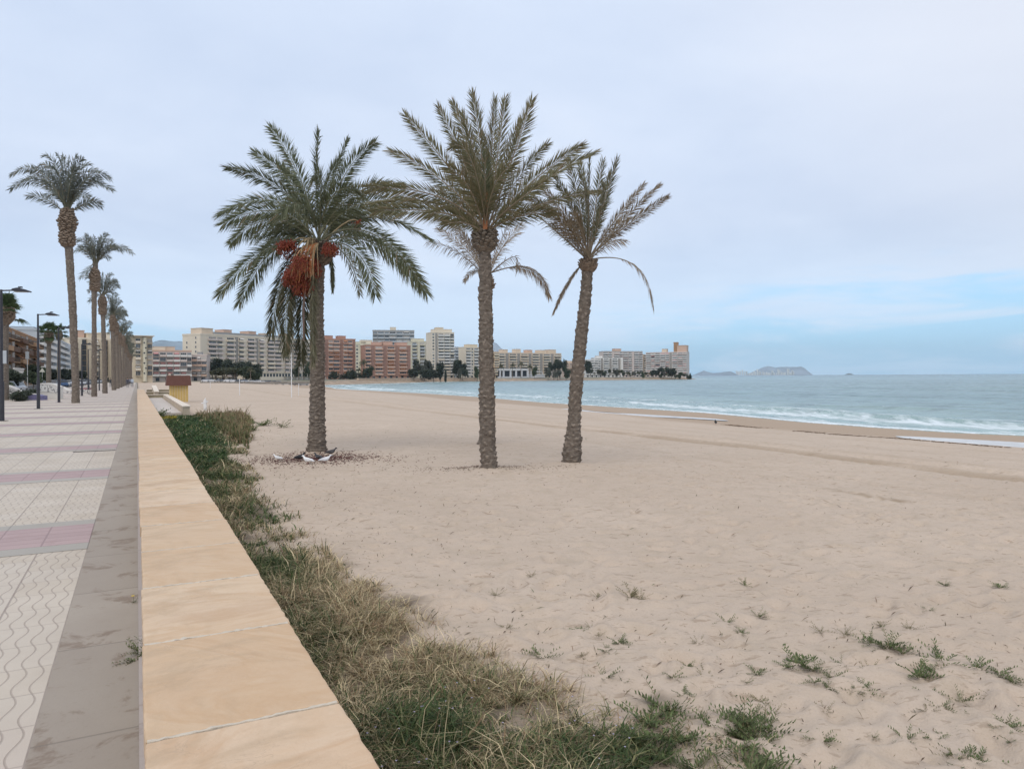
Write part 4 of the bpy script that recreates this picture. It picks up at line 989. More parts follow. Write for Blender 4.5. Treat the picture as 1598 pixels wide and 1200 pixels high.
def make_beach_plants():
    ms=[sprig_mesh(k,[16,22,12,9][k%4],.13,.022) for k in range(4)]
    ms2=[sprig_mesh(10+k,12,.13,.018,1.1,(.17,.15,.08)) for k in range(2)]
    L=[(1245,1032,1.5,0,'dense low green plant on bare sand, left of a line of sprigs'),(1268,1040,1.0,1,None),(1385,1008,1.6,1,'largest green plant of the cluster at the right, feathery tufts'),(1360,1004,1.0,2,None),
       (1410,1018,1.2,3,None),(1468,1030,1.5,2,'broad green plant right of the cluster middle'),(1432,1052,1.5,0,'dark green plant lowest in the right hand cluster'),(1455,1046,1.0,1,None),(1524,1042,1.4,3,'round green plant standing alone at the far right'),
       (1300,1055,.9,2,None),(1312,1036,.9,0,None),(1180,1045,.8,1,None),(1270,1060,.8,3,None),(1345,1072,.9,1,None),(985,927,1.5,4,'spiky green sprigs alone in the middle of the sand'),(1000,932,1.,4,None),
       (1035,1098,1.9,0,'bushy green plant at the edge of the dry grass'),(1050,1112,1.5,3,None),(1185,960,.9,2,None),(1320,990,.9,5,None),(1280,985,.8,5,None),(1375,975,.8,4,None),(1420,980,.8,5,None),(1500,1090,.9,2,None),
       (1150,1140,.9,1,None),(1100,1050,.8,5,None),(1560,1050,1.,2,None),(1580,1062,.9,1,None),(1525,1185,1.3,3,'dry tuft cut by the bottom edge at the right'),(845,1018,1.2,1,'small grey green tuft beside the dry grass edge'),(775,925,.8,5,None),(790,975,.8,4,None),(830,895,.7,5,None),(1130,1075,.7,4,None),(1090,1000,.7,5,None),
       (410,665,5,1,'low olive clump past the reeds, left of the fruiting palm'),(440,668,4,2,'small dark clump nearest the fruiting palm on its left'),(398,672,4,3,'flat grey green clump between reeds and palm')]
    q=np.random.default_rng(77)
    for k in range(20): L.append((q.uniform(985,1200),q.uniform(1115,1198),q.uniform(1.1,1.9),int(q.integers(0,4)),None))
    for k in range(70):
        px=q.uniform(900,1598); py=q.uniform(905,1195)
        if py>1000+.42*(px-700) or (py<960 and q.random()<.5): continue
        L.append((px,py,q.uniform(.35,1.0),int(q.integers(0,6)),None))
    for px,py,sc,mi,lab in L:
        g=G(px,py,-.5); me=(ms+ms2)[mi]
        o=link('beach_plant',me); o.location=(g.x,g.y,tz(g.x,g.y)); o.rotation_euler=(0,0,px*.7); o.scale=(sc*.95,sc*.95,sc*1.15)
        tag(o,lab or 'small green or dry sprig growing on the bare sand','plant','small plants on the sand')
    # weed in the joint between wall and paving
    for (px,py,sc,lab,mi) in ((213,1030,1.5,'leafy green weed in the joint between paving and wall',0),(210,940,.55,'tiny weed by the wall with one yellow flower',2)):
        g=G(px,py,0.004); o=thing('weed',lab,'plant',(g.x,g.y,.004),.3)
        for k in range(3 if sc>1 else 1):
            c=link('stems',ms[mi+k if mi+k<4 else 0],o); c.scale=(sc*(.65-.1*k),)*3; c.rotation_euler=(math.radians([-10,15,5][k]),math.radians(-25),k*2.); c.location=(0,.12*k,0)
        if sc<1:
            mb=MB(); mb.tube([(0,0,0),(-.01,0,.05)],.001,simple('flower_stem',(.12,.16,.05)),4)
            vs=[(-.01,0,.053)]+[(-.01+.012*math.cos(a),.012*math.sin(a),.05) for a in np.linspace(0,2*PI,9)[:-1]]
            mb.poly(vs,[(0,i+1,(i+1)%8+1) for i in range(8)],simple('yellow_petal',(.7,.5,.04))); mb.build('flower',o)
    g=G(258,643,-.3); p=ST(42.6,.85); o=thing('shrub','straggly dark shrub leaning on the wall by the landing','shrub',(p.x,p.y,-.45))
    for k in range(5):
        c=link('stems',ms[k%4],o); c.scale=(5,5,6.5); c.location=(-.25*k*.5,.35*k,.0); c.rotation_euler=(0,0,k*1.7)
# ---------------------------------------------------------------- broadleaf / conifer trees
def tree_proto(kind, seed, H, Rr, col, cat_bark=BARK, n=1500, lf=.30):
    r=np.random.default_rng(seed); V=[];C=[]
    tr=MB(); th=H*(.30 if kind!='cypress' else .08)
    tr.tube([(0,0,-.3),(.05*Rr,0,th*.5),(0,.03*Rr,th),(0,0,H*.7)],[Rr*.07,Rr*.055,Rr*.05,Rr*.015],cat_bark,7)
    lobes=[]
    if kind=='round':
        for k in range(11): a=r.uniform(0,2*PI); q=r.uniform(.2,.72)*Rr; lobes.append((q*math.cos(a),q*math.sin(a),r.uniform(th*1.1,H-.30*Rr),r.uniform(.30,.55)*Rr))
    elif kind=='umbrella':
        for k in range(11): a=r.uniform(0,2*PI); q=r.uniform(.2,.85)*Rr; lobes.append((q*math.cos(a),q*math.sin(a),H*r.uniform(.68,.88),r.uniform(.25,.4)*Rr))
    elif kind=='cypress':
        for k in range(10): z=th+(H-th)*(k+.6)/10.5; lobes.append((r.normal(0,.06)*Rr,r.normal(0,.06)*Rr,z,Rr*(.85*math.sin(PI*min(1,.25+.75*(1-k/10)))+.12)*.8))
    elif kind=='hedge':
        for k in range(14): lobes.append((r.uniform(-1,1)*Rr,r.uniform(-.2,.2)*Rr,H*r.uniform(.3,.8),H*.35))
    for l in lobes[:7]:
        tr.tube([(0,0,th*.9),(l[0]*.5,l[1]*.5,(th+l[2])*.5),(l[0],l[1],l[2])],[Rr*.03,Rr*.02,Rr*.008],cat_bark,5)
    tot=sum(l[3]**2 for l in lobes)
    for l in lobes:
        m=int(n*l[3]**2/tot); d=nrm(r.normal(0,1,(m,3))); q=l[3]*r.random(m)**.4
        p=np.array(l[:3])+d*q[:,None]*np.array([1,1,.8]); p+=r.normal(0,.05*Rr,(m,3))
        u=nrm(r.normal(0,1,(m,3))+d*.2); v=nrm(np.cross(u,r.normal(0,1,(m,3)))); s=lf*r.uniform(.5,1.3,(m,1))
        V.append(np.stack([p-u*s,p+v*s*.55,p+u*s,p-v*s*.55],1).reshape(-1,3))
        tone=r.uniform(.65,1.35)
        c=np.array(col)*tone*r.uniform(.6,1.4,(m,1)); C.append(np.repeat(c[:,None],4,1).reshape(-1,3))
    V=np.concatenate(V); C=np.concatenate(C)
    return tr.mesh('trunk'), npmesh('crown',V,np.arange(len(V)).reshape(-1,4),LEAF,C)
def place_tree(proto, name, loc, sc, rz, label, cat='tree', group=None):
    o=thing(name,label,cat,loc,rz,group); o.scale=(sc[0],sc[0],sc[1]) if hasattr(sc,'__len__') else (sc,)*3
    link('trunk',proto[0],o); link('crown',proto[1],o); return o
def small_palm_proto(seed,H=6,L=2.6,col=((.05,.065,.035),(.11,.12,.07))):
    r=np.random.default_rng(seed)
    t=trunk_mesh('trunk',[(0,0,-.2),(.05,0,H*.5),(0,0,H)],[.24,.2,.22],BARK,rowh=.25,dz=.2,na=10,seed=seed)
    fr=[]
    for k in range(24):
        a=r.uniform(0,2*PI); e=math.radians(r.uniform(-5,75)); o=np.array([math.cos(a),math.sin(a),0]); d=o*math.cos(e)+np.array([0,0,math.sin(e)]); l=L*r.uniform(.8,1.1)
        p0=np.array([0,0,H]); fr.append(frond_mesh('f',[p0,p0+d*l*.35+[0,0,.3],p0+d*l*.75+[0,0,.1],p0+d*l*.95-np.array([0,0,l*.45*math.cos(e)])],seed*60+k,pal=col,leafL=.65,dens=.16,width=.13,rr=.05))
    return t, merge_np('crown',fr,LEAF)
def make_trees():
    dark=(.05,.062,.042); grey=(.11,.115,.09); green=(.065,.085,.045); olive=(.09,.095,.055)
    pr={'pine':[tree_proto('round',k,9,4.2,dark,n=2600,lf=.42) for k in (1,2)],'grey':[tree_proto('round',k,8,4,grey,n=2000,lf=.4) for k in (3,4)],
        'green':[tree_proto('round',k,7,3.5,green,n=2000,lf=.38) for k in (5,6)],'olive':[tree_proto('umbrella',k,6,3.6,olive,n=2000,lf=.36) for k in (7,8)],
        'umb':[tree_proto('umbrella',9,9,6,dark,n=2600,lf=.45)],'cyp':[tree_proto('cypress',10,11,2.6,dark,n=1800,lf=.35)],
        'hedge':[tree_proto('hedge',11,2.6,7,dark,n=2200,lf=.3)],'palm':[small_palm_proto(12),small_palm_proto(13,5,2.4)]}
    H0_={'pine':9,'grey':8,'green':7,'olive':6,'umb':9,'cyp':11,'hedge':2.6,'palm':7.6}
    # px, top py, Y, kind, width factor, label
    T=[(331,562,425,'pine',1.0,'leftmost dark pine beside the small pink balconied block'),(347,558,420,'pine',1.1,'tallest dark pine in front of the long cream block'),(364,562,418,'pine',1.15,'dark pine in the middle of the clump before the long block'),(380,563,415,'pine',1.0,'dark pine right of the middle of the clump'),(398,566,412,'pine',.8,'last dark pine of the clump, thin crown against balconies'),
       (336,577,340,'olive',1.,'leftmost grey olive tree above the parked cars'),(350,574,338,'olive',1.05,'second grey olive tree above the parked cars'),(367,574,336,'olive',1.1,'third and widest grey olive tree above the parked cars'),(383,571,334,'green',1.,'fresher green tree right of the grey olives'),(398,576,333,'green',.8,'low green bush right of the olive trees'),
       (391,574,330,'palm',.9,'small palm standing at the right end of the olive trees'),(466,562,430,'palm',1.,'palm in front of the long block beside the fruiting palm trunk'),(474,560,432,'palm',1.,'tall dark palm touching the fruiting palm trunk'),(482,564,428,'green',.8,'dark tree just left of the fruiting palm trunk'),(461,572,434,'green',.7,'low tree in front of the long block by the palms'),
       (530,581,520,'hedge',1.,'dark clipped hedge below the first red brick tower'),(548,580,520,'hedge',1.,'dark clipped hedge between the two red brick towers'),(564,578,522,'hedge',.8,'dark hedge at the foot of the second red brick tower'),
       (567,562,530,'palm',1.1,'palm in the gap between the two red brick towers'),(560,572,530,'palm',.9,'lower palm beside the hedge between the brick towers'),(575,571,526,'green',.9,'dark tree by the left corner of the second brick tower'),(581,570,525,'palm',.9,'palm before the left corner of the second brick tower'),
       (646,573,560,'pine',.9,'dark tree touching the right corner of the second brick tower'),(650,560,640,'pine',.6,'dark crown rising behind the grey trees'),(655,566,610,'grey',.9,'pale grey tree left in the clump before the tall tower'),(667,562,600,'grey',1.25,'big pale grey tree in the clump before the tall tower'),(668,551,700,'pine',.8,'dark square crown high behind the grey tree'),
       (663,576,580,'pine',.9,'black green shrub mass under the grey tree'),(676,575,580,'pine',1.,'black green tree left of the pointed cypress'),(687,566,575,'cyp',1.5,'pointed dark cypress before the tall tower'),(695,580,590,'hedge',.4,'low dark hedge at the foot of the tall tower'),
       (713,560,640,'pine',1.0,'dark pine right of the tall tower'),(722,565,638,'pine',.9,'second dark pine right of the tall tower'),(718,575,630,'grey',.6,'bare greyish tree between the dark pines'),(745,571,650,'green',.8,'dark tree just left of the middle palm trunk'),
       (800,563,690,'palm',1.,'palm behind the white pavilion, leftmost'),(813,565,690,'palm',1.,'palm behind the white pavilion near its centre'),(827,566,690,'palm',1.1,'dark palm at the white pavilion steps'),(834,571,685,'green',.7,'small dark tree at the right end of the pavilion'),(782,564,690,'palm',.9,'palm above the left corner of the pavilion'),
       (855,572,690,'grey',.8,'grey green trees right of the pavilion, first'),(864,567,695,'umb',.8,'dark spreading pine right of the pavilion'),(874,563,700,'umb',1.1,'large spreading pine topmost right of the pavilion'),(884,570,700,'green',1.,'green tree at the right of the spreading pines'),(870,576,685,'grey',1.,'grey green tree under the spreading pines'),(894,575,705,'olive',1.1,'olive tree just left of the leaning palm trunk'),(904,573,705,'olive',1.,'olive tree hidden partly by the leaning palm trunk'),
       (918,562,760,'pine',.8,'dark tree just right of the leaning palm trunk'),(1020,576,770,'pine',1.,'dark tree before the wide block on the point'),(1036,574,765,'umb',1.0,'wide dark pine before the block on the point'),(1048,573,765,'pine',1.1,'largest dark tree near the tip of the point'),(1061,580,765,'green',.8,'low tree under the end block on the point'),(1075,584,770,'hedge',.5,'last low shrub on the rocky point')]
    for k,(px,top,Y,kd,w,lab) in enumerate(T):
        pl=pr[kd]; p=pl[k%len(pl)]
        b=P(px,588,Y); zb=tz(b.x,b.y); ztop=P(px,top,Y).z; h=max(1.5,ztop-zb)
        sz=h/H0_[kd]; nm={'cyp':'cypress_tree','umb':'pine_tree','pine':'pine_tree','grey':'grey_tree','green':'broadleaf_tree','olive':'olive_tree','hedge':'hedge','palm':'date_palm'}[kd]
        wid={'pine':1.15,'umb':1.,'hedge':1.3}.get(kd,1.)*w
        if kd in('pine','grey','green','olive'): wid*=max(.55,min(sz,1.1))
        if kd=='palm': wid=w*max(.8,min(sz,1.2))
        if kd=='cyp': wid=w*sz*.8
        place_tree(p,nm,(b.x,b.y,zb),(wid,sz),k*1.1,lab,'hedge' if kd=='hedge' else ('palm tree' if kd=='palm' else 'tree'))
    # street trees along the far promenade
    r=random.Random(5)
    for k in range(27):
        px=921+k*5.8+r.uniform(-1.5,1.5); Y=r.uniform(740,772)
        if px>1072: break
        kd=('olive','palm','grey','olive','green')[k%5]; b=P(px,588,Y); zb=tz(b.x,b.y); h=r.uniform(5.5,9.5); sz=h/H0_[kd]
        place_tree(pr[kd][k%2],'street_tree' if kd!='palm' else 'date_palm',(b.x,b.y,zb),(r.uniform(.55,.8),sz),k,'small tree in the row along the far seafront below the white blocks','tree','trees of the far seafront')
    # garden greenery on the left behind the promenade
    def lt(px,top,t,kd,w,lab,z=0):
        b=PT(px,t); Y=b.y; h=P(px,top,Y).z-z; sz=h/H0_[kd]
        nm={'pine':'pine_tree','green':'broadleaf_tree','olive':'olive_tree','hedge':'hedge'}[kd]
        return place_tree(pr[kd][int(px)%len(pr[kd])],nm,(b.x,b.y,z),(w*sz,sz),px,lab,'hedge' if kd=='hedge' else 'tree')
    lt(20,572,-13,'pine',1.1,'rounded dark shrub below the brown balconies')
    lt(8,590,-12,'green',1.,'low dark bush behind the first lamp post')
    lt(52,578,-15,'green',.9,'dark green tree behind the second lamp post')
    lt(64,568,-22,'green',1.,'broad green tree before the white block')
    lt(84,574,-22,'pine',.9,'dark tree between the second and third lamps')
    lt(98,573,-24,'pine',.9,'dark tree right of the third lamp')
    lt(107,575,-24,'green',.9,'dark tree touching the first row palm')
    lt(128,577,-22.5,'pine',.8,'dark round tree right of the first row palm')
    lt(137,580,-22.5,'green',.8,'smaller dark tree left of the second row palm')
    for k,px in enumerate((28,40,50)):
        b=PT(px,-7.8 if k<2 else -8.2); z=0
        place_tree(pr['hedge'][0],'hedge',(b.x,b.y,z),(.30,.24),ROT+PI/2,('left','middle','right')[k]+' piece of the low clipped green hedge behind the wavy white wall','hedge')
    p=PT(7,-9); fan_palm('big fan palm cut by the left edge behind the first lamp',Vector((p.x,p.y,0)),P(17,480,p.y).z-.4,.27,1.5,41,n=16,leaf=.9,skirt=.5)
    p=PT(76,-13.5); fan_palm('fan palm between the second and third lamps, thin trunk and dark head',Vector((p.x,p.y,0)),P(76,522,p.y).z,.36,2.2,42,n=26,leaf=1.35)
    p=PT(92,-14.5); fan_palm('smaller fan palm behind the third lamp',Vector((p.x,p.y,0)),P(92,520,p.y).z,.3,2.,43,n=20,leaf=1.3)
# ---------------------------------------------------------------- buildings
GL=[simple('dark_glass',(.035,.04,.05),.25,.3,.5,spec=.6),simple('blue_glass',(.12,.15,.18),.3,.2,.5,spec=.6),simple('shutter',(.50,.47,.43),.7,.1,1),simple('curtain',(.30,.28,.26),.7,.2,1)]
FR=simple('window_frame',(.55,.54,.52),.6,.05,1); FRD=simple('dark_frame',(.10,.07,.05),.6,.1,1)
AWN={'w':simple('pale_awning',(.55,.53,.5),.8),'g':simple('green_awning',(.07,.22,.18),.8),'o':simple('orange_awning',(.45,.2,.1),.8),'p':simple('pink_awning',(.5,.25,.24),.8)}
def wallm(name,c,var=.07): return simple(name,c,.88,var,.12,spec=.2)
def building(name,label,px0,Y0,px1,Y1,top,floors,pat,wall,balc,depth=14,base=None,extras=(),rail=None,gable=0,bd=1.3,open_=.5,winmix=(4,2,2,1),topc=None,seed=0,ground=1.,awn=.0,awnk='w',parap=.9,frame=None,T=None):
    r=random.Random(seed+int(px0)*7)
    a=P(px0,588,Y0) if T is None else PT(px0,T); b=P(px1,588,Y1) if T is None else PT(px1,T)
    if T is not None: Y0=a.y
    zt=P(px0,top,Y0).z
    a.z=b.z=0; W=(b-a).length; rz=math.atan2(b.y-a.y,b.x-a.x); zb=tz((a.x+b.x)/2,(a.y+b.y)/2) if base is None else base
    a.z=zb; H=zt-zb
    R=thing(name,label,'building',a,rz); mb=MB()
    mb.box(0,W,0,depth,-1,H-parap*.9,wall); mb.box(-.15,W+.15,-.15,depth+.15,H-parap*.9+.01,H,topc or wall)
    mb.build('wall',R)
    g0=ground*3.0 if floors>3 else 0; fh=(H-parap-g0)/floors
    wt={'B':3.2,'b':2.2,'W':1.7,'S':1.2,'R':1.5,'D':1.6,'X':2.6,'V':3.2}; tot=sum(wt[c] for c in pat); x=0; cols=[]
    for c in pat: w=wt[c]/tot*W; cols.append((c,x,w)); x+=w
    nb=sum(c in 'BbV' for c in pat)*floors; nw=sum(c in 'BbVWD' for c in pat)*floors
    cache={}
    def win(w,h,gi,dark,panes):
        key=('w',round(w,1),round(h,1),gi,dark,panes)
        if key not in cache:
            m=MB(); f=FRD if dark else (frame or FR)
            m.box(-w/2,w/2,-.06,.02,0,h,GL[gi]); t=.09
            m.box(-w/2-t,w/2+t,-.12,.02,h,h+t,f); m.box(-w/2-t,w/2+t,-.16,.02,-t,0,f)
            m.box(-w/2-t,-w/2,-.12,.02,0,h,f); m.box(w/2,w/2+t,-.12,.02,0,h,f)
            for k in range(1,panes): xx=-w/2+w*k/panes; m.box(xx-.05,xx+.05,-.10,-.055,0,h,f)
            cache[key]=m
        return cache[key]
    def bal(w,col,rl):
        alt=r.random()<.22; balc=col if not alt else wall
        key=('b',round(w,1),rl,alt)
        if key not in cache:
            m=MB(); m.box(-w/2,w/2,-bd,-.005,-.12,.06,wall)
            if rl:
                m.box(-w/2,w/2,-bd,-bd+.05,.95,1.02,FRD)
                k=max(3,int(w/.55))
                for q in range(k+1): xx=-w/2+w*q/k; m.box(xx-.03,xx+.03,-bd,-bd+.05,.06,.95,FRD)
            else:
                m.box(-w/2,w/2,-bd-.02,-bd+.13,-.14,1.0,balc); m.box(-w/2,-w/2+.12,-bd+.132,-.005,-.1,.98,balc); m.box(w/2-.12,w/2,-bd+.132,-.005,-.1,.98,balc)
            cache[key]=m
        return cache[key]
    meshes={}
    items=[]
    for fl in range(floors):
        z=g0+fl*fh
        for ci,(c,x,w) in enumerate(cols):
            xc=x+w/2
            if c in 'BbV':
                rl = rail is not None and r.random()<rail
                items.append((fl,'balcony',bal(w*.96,balc,rl),xc,0,z+.02))
                gi=r.choices(range(4),winmix)[0]
                items.append((fl,'window',win(w*.78,fh*.72,gi,False,4 if w>4 else 3),xc,0,z+.12))
                if c=='V': pass
                if r.random()<awn*1.5+.06: items.append((fl,'awning',('a',round(w*.7,1)),xc,0,z+fh*.8))
            elif c=='W': items.append((fl,'window',win(min(w*.5,1.6),fh*.48,r.choices(range(4),winmix)[0],False,2),xc,0,z+fh*.3))
            elif c=='D': items.append((fl,'window',win(w*.7,fh*.86,0,True,2),xc,0,z+.1))
    items.sort(key=lambda i:-i[0])
    cnt={'balcony':0,'window':0,'awning':0}; rest={}
    for fl,kind,m,x,y,z in items:
        if kind=='awning':
            w=m[1]; mk=('aw',w)
            if mk not in meshes:
                q=MB(); q.poly([(-w/2,-.12,0),(w/2,-.12,0),(w/2,-1.3,-.75),(-w/2,-1.3,-.75),(-w/2,-.12,.04),(w/2,-.12,.04),(w/2,-1.3,-.71),(-w/2,-1.3,-.71)],[(0,1,2,3),(7,6,5,4),(3,2,6,7),(0,3,7,4),(1,0,4,5),(2,1,5,6)],AWN[awnk]); meshes[mk]=q.mesh('awning')
            o=link('awning',meshes[mk],R); o.location=(x,y,z); continue
        cnt[kind]+=1
        if cnt[kind]<=96:
            if id(m) not in meshes: meshes[id(m)]=m.mesh(kind)
            o=link(kind,meshes[id(m)],R); o.location=(x,y,z)
        else:
            q=rest.setdefault(kind,MB()); base_=len(q.v); q.v+=[(vx+x,vy+y,vz+z) for vx,vy,vz in m.v]; q.f+=[tuple(i+base_ for i in f) for f in m.f]
            for mm in m.m: q.m.append(q.mi(m.mats[mm]))
    for kind,q in rest.items(): o=q.build(kind,R); o['kind']='stuff'
    # vertical fins / recess panels
    fm={}
    for (c,x,w) in cols:
        if c=='R':
            q=MB(); q.box(x+w*.1,x+w*.9,-.10,-.003,g0*.6,H-parap-.05,FINC.get(name,GL[3])); q.build('recess_panel',R)
        if c=='S' and gable==0 and len(pat)>4:
            q=MB(); q.box(x+w*.06,x+w*.94,-bd*.9,-.003,0,H-parap+.02,wall); q.build('stair_shaft',R)
    if g0:
        q=MB(); k=max(2,int(W/4.5))
        o=None
        pm=MB(); pm.box(-.9,.9,-.05,.02,0,2.1,GL[0]); me=pm.mesh('shop_window')
        for j in range(min(k,30)): o=link('shop_window',me,R); o.location=((j+.5)*W/k,-.01,.15)
    for j in range(gable):
        for fl in range(floors):
            if fl>=floors-1 and j: continue
            q=meshes.setdefault('g',win(.9,1.1,0,False,1).mesh('window'))
            o=link('window',q,R); o.location=(0,depth*(.25+.5*j/max(1,gable-1)) if gable>1 else depth*.6,g0+fl*fh+fh*.3); o.rotation_euler=(0,0,-PI/2)
    for (f0,f1,dh,y0,y1,c) in extras:     # roof boxes: fraction of width, height in px
        q=MB(); hh=dh*Y0/F; q.box(W*f0,W*f1,depth*y0,depth*y1,H+.002,H+hh*.92,c); q.box(W*f0-.2,W*f1+.2,depth*y0-.2,depth*y1+.2,H+hh*.92+.001,H+hh,c); q.build('roof_room',R)
    return R
FINC={}
def make_buildings():
    cream=wallm('cream_render',(.63,.54,.41)); cream2=wallm('pale_cream',(.68,.60,.49)); white=wallm('white_render',(.67,.65,.62)); sand=wallm('sand_render',(.62,.51,.40)); salmon=wallm('salmon_render',(.57,.40,.31))
    brick=wallm('orange_brick',(.42,.245,.185)); brickd=wallm('dark_brick',(.30,.18,.145)); pinkb=wallm('pink_brick',(.55,.37,.29)); grey=wallm('grey_render',(.36,.36,.36)); bluew=wallm('blue_white',(.50,.53,.56)); tanb=wallm('tan_brick',(.36,.22,.13)); ywh=wallm('yellow_white',(.62,.58,.46))
    brown=wallm('brown_wood',(.13,.075,.05)); roofg=wallm('grey_roof',(.33,.32,.31)); pinkw=wallm('pinkish_white',(.58,.50,.46)); beige=wallm('beige',(.50,.42,.34))
    FINC.update(brick_tower=brickd,)
    building('apartment_block','brown block with dark timber balconies at the left edge of the picture',-40,0,58,0,489,4,'BBRBBRBBRBB',tanb,brown,14,0,((.35,.42,9,.2,.5,salmon),(.62,.68,7,.2,.5,cream)),T=-27,winmix=(4,1,1,2),awn=.12,awnk='o',bd=1.8,parap=.5,frame=FRD,rail=.35)
    building('apartment_block','white block with long balconies between the brown block and the cream one',61,0,113,0,513,6,'BBSBBSB',bluew,white,14,0,((.1,.4,7,.2,.7,bluew),),T=-28,winmix=(4,2,1,1),awn=.1,parap=.6)
    building('apartment_block','cream block seen straight on between the trunks of the promenade palms',108,352,193,372,526,7,'bSDSbSDSbS',cream,cream2,16,.0,((.15,.32,12,.2,.6,salmon),(.35,.6,8,.1,.7,cream),(.62,.8,10,.2,.6,cream2)),winmix=(4,1,2,1),awn=.25,awnk='w',rail=.3,topc=cream2)
    R=building('apartment_block','cream block with rounded white stair tower and projecting flat roof beside the palm row',191,350,238,357,524,7,'XXbXb',cream,cream2,15,.0,(),winmix=(4,1,2,1),awn=.15,awnk='w',rail=.8,parap=.7,topc=cream2)
    # rounded stair tower with round windows
    W=(P(238,588,357)-P(191,588,350)).length; H=P(191,524,350).z
    q=MB(); n=12; xs=[]; c0=W*.74; rad=W*.075
    pts=[(c0+rad*math.cos(PI+PI*k/n),1.9*math.sin(PI+PI*k/n)-.01) for k in range(n+1)]
    V=[(x,y,0) for x,y in pts]+[(x,y,H-.7) for x,y in pts]; q.poly(V,[(i,i+1,i+n+2,i+n+1) for i in range(n)]+[tuple(range(n,-1,-1)),tuple(range(n+1,2*n+2))],ywh); q.build('stair_tower',R,smooth=False)
    q=MB(); q.tube([(0,-.05,0),(0,.1,0)],.38,GL[0],12); me=q.mesh('round_window')
    for k in range(7): o=link('round_window',me,R); o.location=(c0+(.35 if k%2 else -.35),-1.93,4.2+k*(H-5)/7)
    q=MB(); q.box(-.5,W+.8,-2.6,14,H+.003,H+.25,cream2); q.build('roof_slab',R)
    building('apartment_block','pinkish five storey block with stacked balconies and salmon roof band',238,385,299,395,546,5,'BBBBBb',pinkw,white,14,-.2,((.05,.35,6,.3,.8,cream2),(.2,.6,6,.35,.75,sand),),winmix=(4,2,1,1),awn=.15,awnk='p',topc=salmon,rail=.15)
    building('apartment_block','narrow grey and pink block squeezed between the pinkish block and the pines',299,402,323,404,553,4,'BbB',pinkw,salmon,12,-.3,((.3,.6,4,.3,.7,grey),),winmix=(4,2,1,1),awn=.1,rail=.3)
    # long cream block
    R=building('apartment_block','long cream ten storey block with rows of balconies and boxy roof rooms',313,430,503,520,520,9,'XBbSBRbSBRbSBBSbRBSbBSB',cream2,pinkw,16,-.6,((.02,.10,9,.1,.7,sand),(.19,.25,9,.2,.7,salmon),(.38,.44,9,.2,.7,salmon),(.70,.76,9,.2,.7,sand),(.10,.66,3.5,.05,.6,grey),(.5,.54,7,.2,.5,sand)),winmix=(5,2,1,2),gable=2,parap=1.2,bd=1.5)
    # its podium with square openings
    a=P(385,588,440); b=P(505,588,500); W=(b-a).length; o=thing('podium','low cream podium with a row of square openings in front of the long block','building',(a.x,a.y,tz(a.x,a.y)),math.atan2(b.y-a.y,b.x-a.x))
    q=MB(); q.box(0,W,0,8,0,4.4,cream2); q.box(-.3,W+.3,-.4,8,4.402,4.9,cream); q.build('wall',o)
    m_=MB(); m_.box(-.8,.8,-.05,.02,0,1.9,GL[0]); me=m_.mesh('opening')
    for k in range(26): w_=link('opening',me,o); w_.location=((k+.5)*W/26,-.01,2.1)
    q=MB(); q.box(W*.45,W,-2.6,-.002,.2,.5,grey); q.box(W*.45,W,-2.6,-.402,2.,2.25,simple('shade_roof',(.10,.12,.12))); 
    for k in range(9): x=W*(.46+.53*k/8); q.box(x-.1,x+.1,-2.5,-2.3,.502,2.,white)
    q.build('terrace',o)
    building('brick_tower','left red brick tower beside the fruiting palm trunk',500,560,555,572,528,9,'bRbBRbbR',brick,pinkb,16,.3,((.15,.38,5,.2,.7,brick),(.52,.75,5,.2,.7,brick),),winmix=(3,2,2,2),awn=.12,awnk='o',topc=brick)
    building('apartment_block','pale yellowish block half hidden between the two brick towers',553,690,592,700,536,9,'WSWWS',ywh,ywh,14,.3,((.3,.75,6,.2,.7,cream2),(.1,.5,3,.2,.7,ywh)),winmix=(5,1,1,1))
    building('brick_tower','right red brick tower, wide with darker vertical strips, on the waterfront',570,560,641,575,538,8,'bRBRBRBR',brick,pinkb,16,.3,((.2,.38,5,.2,.7,pinkb),(.42,.62,6,.2,.7,pinkb),(.72,.95,5,.2,.7,pinkb)),winmix=(4,2,2,2),awn=.15,awnk='o',topc=brick)
    building('apartment_block','tall grey block with glassy balconies rising behind the right brick tower',582,720,647,728,515,12,'bBbBBBb',grey,bluew,15,.3,((.42,.56,5,.2,.7,cream2),),winmix=(2,6,1,1),topc=roofg)
    building('apartment_block','cream block with pale balconies between the grey block and the tall tower',643,705,677,715,532,10,'bSbWb',ywh,bluew,14,.3,((.1,.6,4,.2,.7,ywh),),winmix=(4,3,1,1))
    building('tower_block','tallest cream tower alone above the dark trees',674,640,709,648,518,14,'WRBBb',cream2,white,18,.3,((.15,.95,5,.15,.8,cream2),(.3,.6,8,.3,.7,cream)),winmix=(5,2,1,1),topc=cream2,rail=.1)
    building('apartment_block','slim blue grey block right behind the tall tower',706,765,716,768,541,9,'bb',bluew,bluew,12,.3,(),winmix=(2,5,1,1))
    building('apartment_block','low pinkish block with white frames between the tall tower and the middle palm',716,770,728,772,545,8,'DWD',pinkw,white,12,.3,((.2,.8,3,.2,.7,salmon),),winmix=(4,3,1,1))
    building('apartment_block','cream stepped block just left of the middle palm trunk',727,680,753,690,541,9,'BWBb',cream2,white,14,.3,((.2,.8,4,.2,.7,cream),),winmix=(4,3,1,1))
    building('apartment_block','orange cream corner block just right of the middle palm trunk',765,720,779,724,549,9,'Wb',wallm('apricot',(.60,.45,.30)),cream,12,.3,(),winmix=(4,1,1,1))
